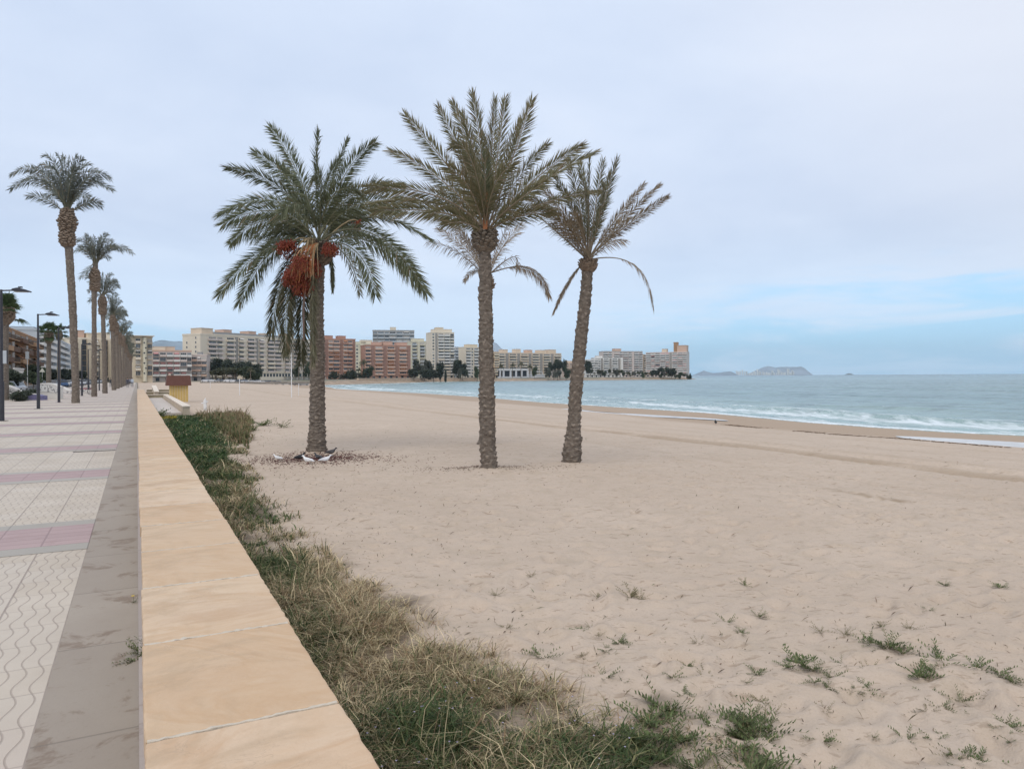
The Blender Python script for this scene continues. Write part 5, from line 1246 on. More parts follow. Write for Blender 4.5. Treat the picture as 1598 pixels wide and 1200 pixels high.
    building('apartment_block','long low block with rounded cream balconies behind the white pavilion',776,770,876,810,550,8,'BRBRBRBRBRB',sand,cream2,16,.3,((.1,.18,5,.2,.7,sand),(.3,.38,6,.2,.7,sand),(.48,.56,5,.2,.7,salmon),(.66,.78,5,.2,.7,sand),(.82,.94,6,.2,.7,sand)),winmix=(3,5,1,1),bd=1.8)
    building('apartment_block','faint sand coloured block behind the spreading pines',880,960,908,965,566,5,'bWbW',wallm('faint_sand',(.50,.38,.30)),sand,12,.3,((.2,.5,3,.2,.7,sand),),winmix=(4,1,1,1))
    building('apartment_block','low white block just right of the leaning palm trunk',914,830,934,834,561,6,'bbb',white,white,12,.3,(),winmix=(4,3,1,1))
    building('apartment_block','white block with dark vertical strips, first of the wide pair on the point',928,845,972,852,558,7,'BRBRBRS',white,white,14,.3,((.1,.3,3,.2,.7,white),),winmix=(4,3,1,1),topc=white)
    building('apartment_block','broad grey white block behind the striped one on the point',941,900,1003,910,548,10,'BbSBbBbSBb',pinkw,white,16,.3,((.3,.48,4,.2,.7,salmon),),winmix=(4,4,1,1),topc=roofg)
    building('apartment_block','narrow tan block in the gap between the two broad blocks on the point',1000,925,1014,928,553,8,'WbW',wallm('tan_render',(.47,.36,.27)),sand,12,.3,(),winmix=(4,2,1,1))
    R=building('apartment_block','last broad block at the tip of the point, tan tower box on top',1008,870,1072,850,550,10,'BbBBbRBBb',pinkw,white,16,.3,((.38,.50,5,.2,.7,sand),(.67,.76,15,.2,.7,tanb),(.76,.99,10,.1,.8,salmon)),winmix=(4,3,1,1),awn=.1,awnk='p',rail=.1)
    # filler low houses behind the hedge row on the far seafront
    for k,(p0,p1,Y,tp,lab) in enumerate(((594,612,760,553,'small cream house block behind the brick towers'),)):
        building('apartment_block',lab,p0,Y,p1,Y+3,tp,5,'bWb',cream,cream,10,.3)
    # white pavilion
    a=P(778,588,700); b=P(850,588,705); W=(b-a).length; zb=tz(a.x,a.y); o=thing('pavilion','white seafront pavilion with thick pillars and dark openings right of the middle palm','building',(a.x,a.y,zb),math.atan2(b.y-a.y,b.x-a.x))
    pv=wallm('pavilion_white',(.55,.56,.58))
    q=MB(); q.box(0,W*.62,2,9,0,3.4,GL[0]); q.box(0,W*.62,2.2,9,7.9,8.2,pv); q.build('interior',o)
    q=MB(); q.box(-.3,W*.64,-.5,9.3,7.0,8.8,pv); q.build('roof',o)
    pm=MB(); pm.box(-.9,.9,-.3,1.5,0,7.0,pv); me=pm.mesh('pillar')
    for x in (0.02,.09,.24,.36,.48,.61): c=link('pillar',me,o); c.location=(W*x+.9,0,0)
    q=MB(); q.box(-.2,W*.62,1.6,2.,0,7.0,simple('dark_opening',(.04,.045,.055),.4)); q.build('glazing',o)
    q=MB(); q.box(W*.64+.01,W,1,8,0,2.5,pv); q.box(W*.64+.01,W,.5,8,2.51,3.3,pv); q.box(W*.7,W*.95,1.,8,5.6,6.2,pv)
    for x in (.7,.8,.95): q.box(W*x,W*x+.5,1.2,1.7,3.31,5.6,pv)
    q.build('side_terrace',o)
    q=MB(); q.box(-1,W,-2.2,-.6,0,1.4,pv); q.build('balustrade',o)
    # seawall along the rocks
    sw=thing('sea_wall','tan sea wall and quay along the far rocks below the towers','wall',(0,0,0))
    seg=[(495,596,425),(560,594,470),(612,593,520),(680,592,615),(745,591.5,655)]
    tn=simple('quay_stone',(.50,.38,.28),.9,.2,.4,bump=.3)
    pts=[P(x,590,Y) for x,y,Y in seg]
    for i in range(len(pts)-1):
        A,B=pts[i],pts[i+1]; d=(B-A); L=d.length; an=math.atan2(d.y,d.x); q=MB(); q.box(0.01,L-.01,0,1.6,-2.6,1.6-(.9 if i else 1.9),tn); q.box(0.01,L-.01,-.1,1.7,.7 if i else -.299,.95 if i else -.05,beige)
        o=q.build('wall_section',sw); o.location=(A.x,A.y,0); o.rotation_euler=(0,0,an)
# ---------------------------------------------------------------- hills
def hill(name,label,xs,ys,Y,depth,col,seed=0,rough=.12,z0=-3,green=None):
    """xs: px positions, ys: ridge py"""
    n=len(xs)*14; px=np.linspace(xs[0],xs[-1],n); ry=np.interp(px,xs,ys)
    m=24; V=[];
    for i in range(n):
        c=P(px[i],ry[i],Y); hgt=max(0,c.z-z0)
        for j in range(m):
            u=j/(m-1)*2-1; g=max(0.,1-abs(u)**1.3)
            nz=float(fbm(np.array([i*.13]),np.array([j*.45]),4,seed)[0]-.5)*2
            h=hgt*g*(1+rough*nz*(1-g*.7)) ; V.append((c.x*(1+u*depth*.5/Y),Y+u*depth*.5+ (1-abs(u))*0,z0+h))
    V=np.array(V); i=np.arange(n-1)[:,None]*m+np.arange(m-1)[None,:]
    Fq=np.stack([i,i+1,i+m+1,i+m],-1).reshape(-1,4)
    mt,nn,b=newmat(name+'_ground'); tc=nn('ShaderNodeTexCoord').outputs['Object']
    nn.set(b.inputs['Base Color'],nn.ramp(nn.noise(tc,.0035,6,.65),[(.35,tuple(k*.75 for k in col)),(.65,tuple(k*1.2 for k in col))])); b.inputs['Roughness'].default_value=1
    b.inputs['Specular IOR Level'].default_value=0
    o=link(name,npmesh(name,V,Fq,mt,smooth=True)); tag(o,label,'hill',kind='structure'); return o
def make_hills():  # some distance haze is mixed into the pale blue of the far ridges
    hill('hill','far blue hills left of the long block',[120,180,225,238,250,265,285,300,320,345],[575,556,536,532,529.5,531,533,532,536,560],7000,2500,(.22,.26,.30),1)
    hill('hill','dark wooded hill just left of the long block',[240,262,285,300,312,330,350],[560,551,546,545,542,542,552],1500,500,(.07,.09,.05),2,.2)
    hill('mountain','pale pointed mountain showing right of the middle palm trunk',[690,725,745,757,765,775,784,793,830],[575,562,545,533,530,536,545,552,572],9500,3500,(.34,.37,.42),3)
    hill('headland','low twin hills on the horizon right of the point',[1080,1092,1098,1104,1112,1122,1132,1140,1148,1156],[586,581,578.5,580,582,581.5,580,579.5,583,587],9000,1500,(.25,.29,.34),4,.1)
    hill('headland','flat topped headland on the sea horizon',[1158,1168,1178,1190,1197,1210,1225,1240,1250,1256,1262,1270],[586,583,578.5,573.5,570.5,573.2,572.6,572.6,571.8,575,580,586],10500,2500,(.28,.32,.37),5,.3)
    hill('island','tiny rocky islet on the horizon',[1318,1323,1328,1333],[585,582.6,583,585],9000,400,(.13,.14,.13),6,.1)
    # pale resort towers under the headland
    wm=wallm('far_white',(.7,.68,.65)); r=random.Random(9)
    for k in range(34):
        px=1166+k*2.7+r.uniform(-1,1) if k<28 else 1150+(k-28)*3; Y=9000; b=P(px,586,Y); h=r.uniform(25,75)
        if px>1245: continue
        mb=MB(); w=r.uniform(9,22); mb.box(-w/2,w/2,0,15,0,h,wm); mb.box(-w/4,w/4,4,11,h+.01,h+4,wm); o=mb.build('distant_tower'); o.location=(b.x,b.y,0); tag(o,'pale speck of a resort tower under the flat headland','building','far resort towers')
# ---------------------------------------------------------------- street furniture and small things
def make_lamps():
    met=simple('lamp_metal',(.055,.055,.065),.45,.1,4,metal=.3); lens=simple('lamp_lens',(.5,.5,.48),.3)
    def proto(H,label):
        R=thing('street_lamp',label,'street lamp',(0,0,0),0,'lamps along the promenade')
        m=MB(); m.tube([(0,0,0),(0,0,1.5)],[.085,.085],met,10); m.build('base_sleeve',R)
        m=MB(); m.box(-.15,.15,-.15,.15,0.001,.02,met); m.build('base_plate',R)
        m=MB(); m.tube([(0,0,1.5),(0,0,H)],[.06,.045],met,10); m.build('pole',R)
        m=MB(); m.tube([(0,0,H-.04),(.5,0,H-.02)],.028,met,8); m.build('arm',R)
        m=MB(); prof=[(.38,H-.05),(1.02,H-.09),(1.02,H-.05),(.8,H+.03),(.62,H+.07),(.45,H+.03)]
        m.prism(prof,-.13,.13,met); hd=m.build('lamp_head',R)
        m=MB(); m.box(.5,.92,-.09,.09,H-.095,H-.078,lens); m.build('lens',hd)
        m=MB(); m.box(.62,.74,-.05,.05,H+.072,H+.12,met); m.build('sensor',hd)
        return R
    pos=[((3,657),452,'nearest street lamp, cut by the left edge, with a small board on its post'),((60,638),490,'second street lamp from the left'),((92,628),511,'third street lamp, just left of the nearest row palm'),((128,618),537,'fourth street lamp, between the first two row palms'),((138,615),545,'fifth street lamp, just left of the second row palm')]
    src=None
    for k,((px,py),top,lab) in enumerate(pos):
        g=G(px,py,0); H=P(px,top,g.y).z
        if src is None: src=proto(5.,lab); o=src
        else: o=dup(src,label=lab)
        o.location=(g.x,g.y,0); o.rotation_euler=(0,0,math.radians(8)); o.scale=(1,1,H/5.)
    for s in (99,112):
        o=dup(src,label='far street lamp, %s'%{99:'sixth from the left, behind the palm trunks',112:'seventh, thin among the palm trunks',125:'eighth and farthest seen'}[s]); o.location=ST(s,-4.5); o.rotation_euler=(0,0,math.radians(8))
    # board on the first lamp
    g=G(3,657,0); b=thing('notice_board','pale notice board fixed to the nearest lamp post','sign',(g.x+.08,g.y-.12,2.45)); m=MB(); m.box(.05,.20,0,.03,-.25,.25,simple('board_pale',(.42,.45,.48),.5)); m.build('panel',b)
    m=MB(); m.box(.0,.0495,-.01,.04,-.27,.27,met); m.box(.2005,.215,-.01,.04,-.27,.27,met); m.build('frame',b)
def make_left():
    wm=simple('bench_white',(.60,.57,.53),.85,.05,2); blue=simple('blue_mosaic',(.15,.14,.25),.5,.35,14); red=simple('maroon_mosaic',(.27,.13,.14),.5,.35,14)
    # mosaic with scattered dark chips
    mo,n,b=newmat('chip_mosaic'); tc=n('ShaderNodeTexCoord').outputs['Object']
    v=n('ShaderNodeTexVoronoi'); v.inputs['Scale'].default_value=9; n.set(v.inputs['Vector'],tc)
    sp=n('ShaderNodeSeparateColor'); n.set(sp.inputs[0],v.outputs['Color'])
    c=n.mix(n.mapr(sp.outputs[0],.68,.70),(.62,.60,.56),(.10,.09,.10)); c=n.mix(n.mapr(v.outputs['Distance'],.32,.36,0,.4),c,(.6,.58,.55)); n.set(b.inputs['Base Color'],c); b.inputs['Roughness'].default_value=.4
    def wavy(name,label,px0,px1,pyb,tops,mat,capm,th=.45,seat=False):
        a=G(px0,pyb,0); bb=G(px1,pyb,0); W=(bb-a).length; rz=math.atan2(bb.y-a.y,bb.x-a.x); R=thing(name,label,'bench' if seat else 'wall',a,rz)
        n_=40; xs=np.linspace(0,W,n_); zt=np.interp(xs/W,[t[0] for t in tops],[P((px0+px1)/2,t[1],a.y).z for t in tops])
        k=5; zt=np.convolve(np.pad(zt,k,'edge'),np.ones(2*k+1)/(2*k+1),'valid'); zt=np.maximum(zt,.12)
        m=MB(); V=[];Fc=[]
        for i in range(n_): V+=[(xs[i],0,0),(xs[i],th,0),(xs[i],th,zt[i]-.14 if not seat else zt[i]),(xs[i],0,zt[i]-.14 if not seat else zt[i])]
        def skin(V):
            Fc=[]
            for i in range(n_-1):
                for q in range(4): Fc.append((i*4+q,i*4+(q+1)%4,i*4+4+(q+1)%4,i*4+4+q))
            Fc+= [(3,2,1,0),((n_-1)*4,(n_-1)*4+1,(n_-1)*4+2,(n_-1)*4+3)]; return Fc
        m.poly(V,skin(V),mat); m.build('seat' if seat else 'wall_body',R)
        if not seat:
            V=[]
            for i in range(n_): V+=[(xs[i],-.04,zt[i]*.45),(xs[i],-.003,zt[i]*.45),(xs[i],-.003,zt[i]),(xs[i],-.04,zt[i])]
            m=MB(); m.poly(V,skin(V),capm); m.build('mosaic_panel',R)
            V=[]
            for i in range(n_): V+=[(xs[i],-.06,zt[i]-.13),(xs[i],th+.03,zt[i]-.13),(xs[i],th+.03,zt[i]),(xs[i],-.06,zt[i])]
            m=MB(); m.poly(V,skin(V),wm); m.build('cap',R)
        return R
    wavy('wavy_wall','wavy white wall with dark mosaic chips between the first two lamps',3,57,624,[(0,600),(.25,603),(.45,610),(.7,614),(1,615)],wm,mo)
    wavy('wavy_wall','taller white wall with a mosaic top right of the second lamp',62,92,623,[(0,598),(.3,597.5),(.7,599),(1,604)],wm,mo)
    wavy('wavy_wall','low white wall sweeping down behind the third lamp towards the palm',94,112,618,[(0,603),(.5,608),(1,609)],wm,mo)
    wavy('wavy_wall','low pale wall between the nearest and second row palms',124,145,616,[(0,608),(.5,608.5),(1,608)],wm,wm)
    wavy('mosaic_bench','low blue mosaic bench with a wavy top near the second lamp',36,66,624.5,[(0,617),(.25,619),(.6,615),(1,618)],blue,blue,.5,True)
    wavy('mosaic_bench','low maroon mosaic bench left of the nearest row palm',97,116,615,[(0,610),(.5,609),(1,611)],red,red,.5,True)
    wavy('mosaic_bench','long low maroon bench right of the nearest row palm',125,146,611,[(0,605.5),(.5,605),(1,606)],red,red,.5,True)
    # little garden pavilion with white fence
    a=PT(24,-14); o=thing('garden_gate','small white fenced terrace under the brown balconies','fence',(a.x,a.y,0),ROT+PI/2); m=MB(); m.box(0,9,0,.3,0,1.0,simple('terrace_tan',(.5,.42,.34))); m.build('plinth',o)
    for k in range(16): m=MB(); m.box(k*.56,k*.56+.3,.1,.16,1.002,2.9,wm); m.build('slat',o)
    m=MB(); m.box(-.1,9,.05,.25,2.902,3.1,wm); m.build('rail',o)
    # signs
    def post(px,t,H,lab,kind):
        a=PT(px,t); o=thing('traffic_sign',lab,'sign',(a.x,a.y,0),math.radians(20)); m=MB(); m.tube([(0,0,0),(0,0,H)],.04,simple('sign_post',(.4,.4,.4),.4),6); m.build('post',o)
        m=MB()
        if kind=='tri': m.prism([(-.45,H-.75),(.45,H-.75),(0,H)],-.08,-.05,simple('sign_pale',(.55,.53,.45)))
        else: m.box(-.2,.2,-.08,-.05,H-1.0,H-.05,simple('sign_plate',(.46,.44,.30) if px>50 else (.3,.31,.32)))
        m.build('panel',o)
    post(66,-15,3.6,'triangular pale road sign behind the second lamp','tri'); post(90,-17,4.6,'tall narrow yellow sign left of the third lamp','box')
    post(43,-12.5,5.2,'thin grey pole with a small plate behind the wavy wall','box')
def car_proto(col,label,loc,rz,group):
    body=simple('car_paint',col,.3,.03,1,metal=.2,spec=.5); gl=GL[0]; ty=simple('tyre',(.03,.03,.03),.9); rim=simple('wheel_rim',(.4,.4,.42),.35,metal=.7)
    R=thing('parked_car',label,'car',loc,rz,group)
    m=MB()
    st=[(-2.1,.35,.62,.70),(-2.05,.25,.85,.80),(-1.5,.2,.95,.85),(-.2,.18,.98,.87),(.9,.18,.95,.87),(1.7,.2,.82,.84),(2.1,.28,.65,.72)]
    V=[]
    for x,z0,z1,w in st: V+=[(x,-w,z0),(x,w,z0),(x,w,z1*.8),(x,w*.9,z1),(x,-w*.9,z1),(x,-w,z1*.8)]
    Fc=[(i*6+q,i*6+(q+1)%6,i*6+6+(q+1)%6,i*6+6+q) for i in range(len(st)-1) for q in range(6)]+[(5,4,3,2,1,0),tuple(36+q for q in range(6))]
    m.poly(V,Fc,body); m.build('body',R)
    m=MB(); cab=[(-1.75,.95),(-1.35,1.42),(.2,1.46),(1.0,.96)]; V=[(x,-.78+(.12 if z>1 else 0),z) for x,z in cab]+[(x,.78-(.12 if z>1 else 0),z) for x,z in cab]
    m.poly(V,[(0,1,2,3)[::-1],(4,5,6,7),(0,4,5,1)[::-1],(1,5,6,2)[::-1],(2,6,7,3)[::-1]],gl); m.build('windows',R)
    m=MB(); m.box(-1.33,.18,-.66,.66,1.43,1.49,body); m.build('roof',R)
    w=MB(); w.tube([(0,-.1,0),(0,.1,0)],.32,ty,14); w.tube([(0,-.11,0),(0,.11,0)],.19,rim,10); wme=w.mesh('wheel')
    for x in (-1.35,1.35):
        for y in (-.8,.8): o=link('wheel',wme,R); o.location=(x,y,.32)
    h=MB(); h.box(-.02,.04,-.15,.15,-.07,.07,simple('headlight_glass',(.7,.7,.68),.2)); hm=h.mesh('headlight')
    for y in (-.52,.52): o=link('headlight',hm,R); o.location=(2.09,y,.6)
    return R
def make_cars():
    cols=[((.62,.63,.66),'white'),((.45,.47,.5),'silver'),((.05,.06,.08),'black'),((.09,.15,.28),'blue'),((.3,.31,.33),'grey')]
    P_=[car_proto(c,nm+' car',(0,0,0),0,None) for c,nm in cols]; used=[False]*len(P_)
    def put(ci,loc,rz,label,group,sc=1.):
        if not used[ci]: used[ci]=True; o=P_[ci]; o.location=loc; o.rotation_euler=(0,0,rz); o['label']=label; o['group']=group; return o
        return dup(P_[ci],loc,rz,label,group)
    A=ROT+PI/2
    L=[(84,-14.5,1,'silver car parked behind the third lamp, its left end hidden'),(97,-14.5,3,'blue car parked just right of the third lamp'),(106,-14.8,0,'white car parked against the nearest row palm'),(127,-14,0,'white car parked right of the nearest row palm'),(133,-17.5,1,'silver car parked behind the fourth lamp'),(140,-14.2,4,'grey car parked left of the second row palm'),(156,-13.8,0,'white van like car between second and third row palms'),(160,-17,3,'blue car further back between second and third row palms'),(10,-13,4,'grey car glimpsed behind the wavy wall'),(24,-12.9,1,'silver car behind the wavy wall, right of the first lamp'),(170,-13.4,2,'black car just right of the third row palm')]
    for px,t,ci,lab in L:
        p=PT(px,t); put(ci,(p.x,p.y,-.1),A+(.25 if px%2 else -.1),lab,'cars on the road behind the promenade')
    for i,px in enumerate((322,331,345,357,364,375,383,395,404,414,420,430,436,447,460,474)):
        Y=330-(px-322)*.1; b=P(px,590,Y); ci=(0,1,4,0,0,2,1,4,0,0,1,3,0,1,2,4)[i]
        put(ci,(b.x,b.y,tz(b.x,b.y)+.35),(-.15,.1,1.2,.2)[i%4],'%s car in the line parked behind the far sand, below the long block'%cols[ci][1],'cars parked behind the far sand')
    # low hedge wall under them
    a=P(312,590,318); b=P(500,590,300); o=thing('low_wall','low grey kerb wall between the far sand and the parked cars','wall',(a.x,a.y,-.7),math.atan2(b.y-a.y,b.x-a.x)); m=MB(); W=(b-a).length; gm=simple('grey_wall',(.22,.20,.18),.9,.3,.5); m.box(0,W,0,.5,-.3,.55,gm); m.build('wall_body',o); m=MB(); m.box(0,W,-.05,.55,.552,.65,simple('wall_cap',(.4,.36,.32))); m.build('cap',o)
    m=MB(); m.box(0,0,0,0,0,0,gm)
def make_beach_items():
    # booth
    R=thing('beach_booth','small booth with brown hipped roof and yellow ribbed walls on the sand','kiosk',ST(70.6,2.5,-.55),ROT); R.scale=(.66,.72,.93)
    yel=simple('yellow_board',(.66,.47,.17),.7,.08,3); yl2=simple('cream_board',(.70,.55,.30),.7,.08,3); br=simple('brown_metal_roof',(.135,.06,.045),.6,.08,3)
    m=MB(); m.box(.12,2.28,.12,2.6,0,1.75,yl2); m.build('wall',R)
    for k in range(7):
        m=MB(); m.box(.14+k*.33,.14+k*.33+.15,.04,.118,0,1.7,yel); m.build('rib',R)
    for k in range(7):
        m=MB(); m.box(2.282,2.36,.2+k*.34,.2+k*.34+.16,0,1.7,yel); m.build('rib',R)
    m=MB(); V=[(-.35,-.35,1.62),(2.75,-.35,1.62),(2.75,3.05,1.62),(-.35,3.05,1.62),(-.2,-.2,2.58),(2.6,-.2,2.58),(2.6,2.9,2.58),(-.2,2.9,2.58)]
    m.poly(V,[(3,2,1,0),(4,5,6,7),(0,1,5,4),(1,2,6,5),(2,3,7,6),(3,0,4,7)],br); m.build('roof',R)
    # shower pole with round head
    a=G(265,620,-.3); o=thing('beach_shower','slim beige beach shower pole with a round head by the booth','shower',(a.x,a.y,-.3)); H=P(265,587,a.y).z+.3
    pm=simple('shower_paint',(.52,.42,.33),.5); m=MB(); m.tube([(0,0,0),(0,0,H)],[.06,.05],pm,8); m.build('pole',o)
    m=MB(); m.tube([(0,0,H),(0,0,H+.06),(0,0,H+.16),(0,0,H+.24)],[.05,.14,.14,.03],pm,10); m.build('shower_head',o)
    m=MB(); m.box(-.2,.2,-.04,.04,H*.8,H*.8+.07,pm); m.build('tap',o)
    # white foot shower
    a=G(320,641,-.5); z=tz(a.x,a.y); o=thing('foot_shower','short white post with a cross piece standing in the grass beyond the landing','foot shower',(a.x,a.y,z)); wp=simple('white_paint',(.72,.72,.72),.5)
    m=MB(); m.box(-.07,.07,-.07,.07,-.1,.66,wp); m.build('post',o); m=MB(); m.tube([(-.22,0,.46),(0,0,.5),(.2,0,.56)],.035,wp,8); m.build('tap_arm',o); m=MB(); m.tube([(0,0,.66),(.02,0,.8)],[.05,.03],wp,8); m.build('cap',o)
    for (px,py,top,r_,lab) in ((455,620,551,.05,'tall thin white pole on the far sand left of the fruiting palm'),(466,616,599,.03,'short thin post right of the tall white pole'),(374,617,592,.045,'white post on the open sand in front of the olive trees'),(328,606,596,.05,'short pale post far left on the open sand')):
        a=G(px,py,-.55); z=tz(a.x,a.y); H=P(px,top,a.y).z-z; o=thing('white_post',lab,'post',(a.x,a.y,z-.05)); m=MB(); m.tube([(0,0,0),(0,0,H+.05)],r_,wp,8); m.build('pole',o)
        m=MB(); m.tube([(0,0,H+.05),(0,0,H+.1)],[r_*1.4,r_*.6],wp,8); m.build('cap',o)
    # shrubs line / dark strip of litter beyond the landing
    # birds
    def bird(name,label,px,py,z,rz,col,wing,sc=1.,cat='bird'):
        a=G(px,py,z); z0=tz(a.x,a.y); R=thing(name,label,cat,(a.x,a.y,z0),rz,None); R.scale=(sc*.72,)*3
        mt=simple(name+'_feathers',col,.7,.1,20); mw=simple(name+'_wing',wing,.7,.1,20)
        m=MB(); st=[(-.19,.095,.028,.006),(-.13,.10,.04,.012),(-.08,.115,.055,.04),(0,.12,.066,.062),(.07,.13,.058,.06),(.11,.155,.04,.048),(.135,.195,.032,.036),(.155,.225,.028,.03),(.18,.228,.02,.02),(.195,.222,.006,.007),(.222,.214,.002,.002)]
        V=[];n=10
        for x,zc,ry,rz_ in st:
            for k in range(n): an=2*PI*k/n; V.append((x,ry*math.cos(an),zc+rz_*math.sin(an)))
        Fc=[(i*n+k,i*n+(k+1)%n,(i+1)*n+(k+1)%n,(i+1)*n+k) for i in range(len(st)-1) for k in range(n)]+[tuple(range(n)),tuple((len(st)-1)*n+k for k in range(n))[::-1]]
        m.poly(V,Fc,mt); m.build('body',R,smooth=True)
        for sg in (-1,1):
            m=MB(); V=[(.08,sg*.055,.15),(.02,sg*.070,.165),(-.08,sg*.058,.15),(-.17,sg*.03,.115),(-.08,sg*.066,.11),(.03,sg*.074,.105),(.08,sg*.062,.12)]
            V2=[(x,y*.8,z) for x,y,z in V]; nn=len(V)
            m.poly(V+V2,[tuple(range(nn)),tuple(range(2*nn-1,nn-1,-1))]+[(i,(i+1)%nn,(i+1)%nn+nn,i+nn) for i in range(nn)],mw); m.build('wing',R)
            m=MB(); m.tube([(0.01,sg*.025,.07),(.015,sg*.025,.0),(.05,sg*.027,.002)],.005,simple('bird_leg',(.4,.18,.15)),5); m.build('leg',R)
    bird('dove','white dove at the left edge of the fallen dates',434,719,-.5,2.9,(.72,.72,.72),(.68,.68,.7),1.)
    bird('dove','white dove in front of the fruiting palm trunk, head down to the left',481,724,-.5,2.8,(.75,.75,.75),(.7,.7,.72),1.25)
    bird('dove','white dove right of the dark pigeon in front of the fruiting palm',507,723,-.5,.3,(.72,.73,.75),(.68,.7,.74),1.2)
    bird('pigeon','black pigeon left of the fruiting palm foot',467,719,-.5,.7,(.03,.03,.035),(.04,.04,.045),1.2)
    bird('pigeon','dark pigeon between the two white doves at the palm foot',497,719,-.5,2.6,(.05,.05,.055),(.09,.09,.1),1.1)
    bird('pigeon','dark pigeon right of the fruiting palm foot',516,712,-.5,.4,(.06,.055,.06),(.10,.095,.1),1.2)
    bird('crow','small black bird standing beside the tide pool near the water',1117,652,-1.5,1.5,(.02,.02,.02),(.03,.03,.03),1.9)
def make_people():
    def person(label,px,py,top,cols,seed,stride=.18,rz=0.):
        a=G(px,py,0); H=1.7; R=thing('person',label,'person',(a.x,a.y,0),rz); k=H/1.7
        sk=simple('skin',(.45,.28,.2)); top_=simple('coat_%d'%seed,cols[0]); tr=simple('trousers_%d'%seed,cols[1]); hr=simple('hair_%d'%seed,(.06,.04,.03))
        me=bpy.data.meshes.new('body')
        J=[(0,0,.95),(0,0,1.15),(0,0,1.38),(0,0,1.48),(0,0,1.56),(0,0,1.66),
           (.09,0,.9),(.1,stride*.5,.5),(.1,stride,.08),(.1,stride-.13,.03),(-.09,0,.9),(-.1,-stride*.3,.5),(-.1,-stride-.1,.1),(-.1,-stride-.22,.04),
           (.18,0,1.38),(.23,-.05,1.12),(.22,-.14,.88),(.22,-.17,.78),(-.18,0,1.38),(-.23,.03,1.12),(-.22,-.04,.88),(-.22,-.06,.78)]
        Ed=[(0,1),(1,2),(2,3),(3,4),(4,5),(0,6),(6,7),(7,8),(8,9),(0,10),(10,11),(11,12),(12,13),(2,14),(14,15),(15,16),(16,17),(2,18),(18,19),(19,20),(20,21)]
        me.from_pydata(J,Ed,[]); o=link('body',me,R)
        md=o.modifiers.new('skin','SKIN'); rad=[.15,.14,.16,.07,.08,.10,.10,.07,.05,.045,.10,.07,.05,.045,.08,.06,.045,.04,.08,.06,.045,.04]
        for v,rr in zip(me.skin_vertices[0].data,rad): v.radius=(rr,rr*.8)
        me.skin_vertices[0].data[0].use_root=True
        sb=o.modifiers.new('sub','SUBSURF'); sb.levels=2; sb.render_levels=2
        mt,n,b=newmat('figure_%d'%seed); tc=n('ShaderNodeTexCoord').outputs['Object']; sp=n('ShaderNodeSeparateXYZ'); n.set(sp.inputs[0],tc)
        c=n.mix(n.math('GREATER_THAN',sp.outputs[2],.92),(*cols[1],),(*cols[0],)); c=n.mix(n.math('GREATER_THAN',sp.outputs[2],1.47),c,(.42,.27,.2)); n.set(b.inputs['Base Color'],c); me.materials.append(mt)
        m=MB(); vs=[];n_=10
        for j in range(6):
            ph=PI*.5*j/5
            for q in range(n_): an=2*PI*q/n_; vs.append((.115*math.cos(ph)*math.cos(an),.02+.125*math.cos(ph)*math.sin(an),1.62+.135*math.sin(ph)))
        m.poly(vs,[(j*n_+q,j*n_+(q+1)%n_,(j+1)*n_+(q+1)%n_,(j+1)*n_+q) for j in range(5) for q in range(n_)],hr); m.build('hair',R,smooth=True)
    person('person in a dark coat walking left on the far promenade',199,605,592,((.05,.05,.07),(.06,.06,.08)),1,.2,ROT)
    person('person in a pale top and dark trousers walking right of another on the far promenade',206.5,604,590,((.45,.5,.58),(.06,.07,.1)),2,.14,ROT)
    person('person in a grey coat half hidden between the first two walkers',202.5,602,591,((.20,.20,.24),(.05,.05,.06)),3,.16,ROT)
    person('person in black standing by the third row palm trunk',172.5,604,594,((.03,.03,.03),(.03,.03,.04)),4,.03,ROT)
    # bicycle near third palm
    a=ST(84,-4.6); o=thing('bicycle','dark bicycle parked between the second and third row palms','bicycle',a,ROT+.3); dk=simple('bike_frame',(.03,.06,.07),.4)
    for x in (-.52,.52):
        m=MB(); m.tube([(x+.33*math.cos(t),0,.34+.33*math.sin(t)) for t in np.linspace(0,2*PI,21)],.022,simple('bike_tyre',(.02,.02,.02)),5,cap=False); w=m.build('wheel',o)
        m=MB()
        for q in range(8): m.tube([(x,0,.34),(x+.32*math.cos(q*PI/4),0,.34+.32*math.sin(q*PI/4))],.004,dk,3,cap=False)
        m.build('spokes',w)
    m=MB(); 
    for A,B in (((-.52,.34),(-.15,.34)),((-.15,.34),(-.25,.8)),((-.15,.34),(.38,.75)),((-.25,.8),(.38,.8)),((.38,.85),(.52,.34)),((-.52,.34),(-.25,.8))): m.tube([(A[0],0,A[1]),(B[0],0,B[1])],.018,dk,6)
    m.build('frame',o); m=MB(); m.tube([(.36,-.28,.98),(.36,0,.95),(.36,.28,.98)],.014,dk,6); m.tube([(.38,0,.8),(.36,0,.96)],.014,dk,6); m.build('handlebar',o); m=MB(); m.box(-.38,-.14,-.06,.06,.86,.91,dk); m.tube([(-.25,0,.8),(-.26,0,.87)],.014,dk,6); m.build('saddle',o)
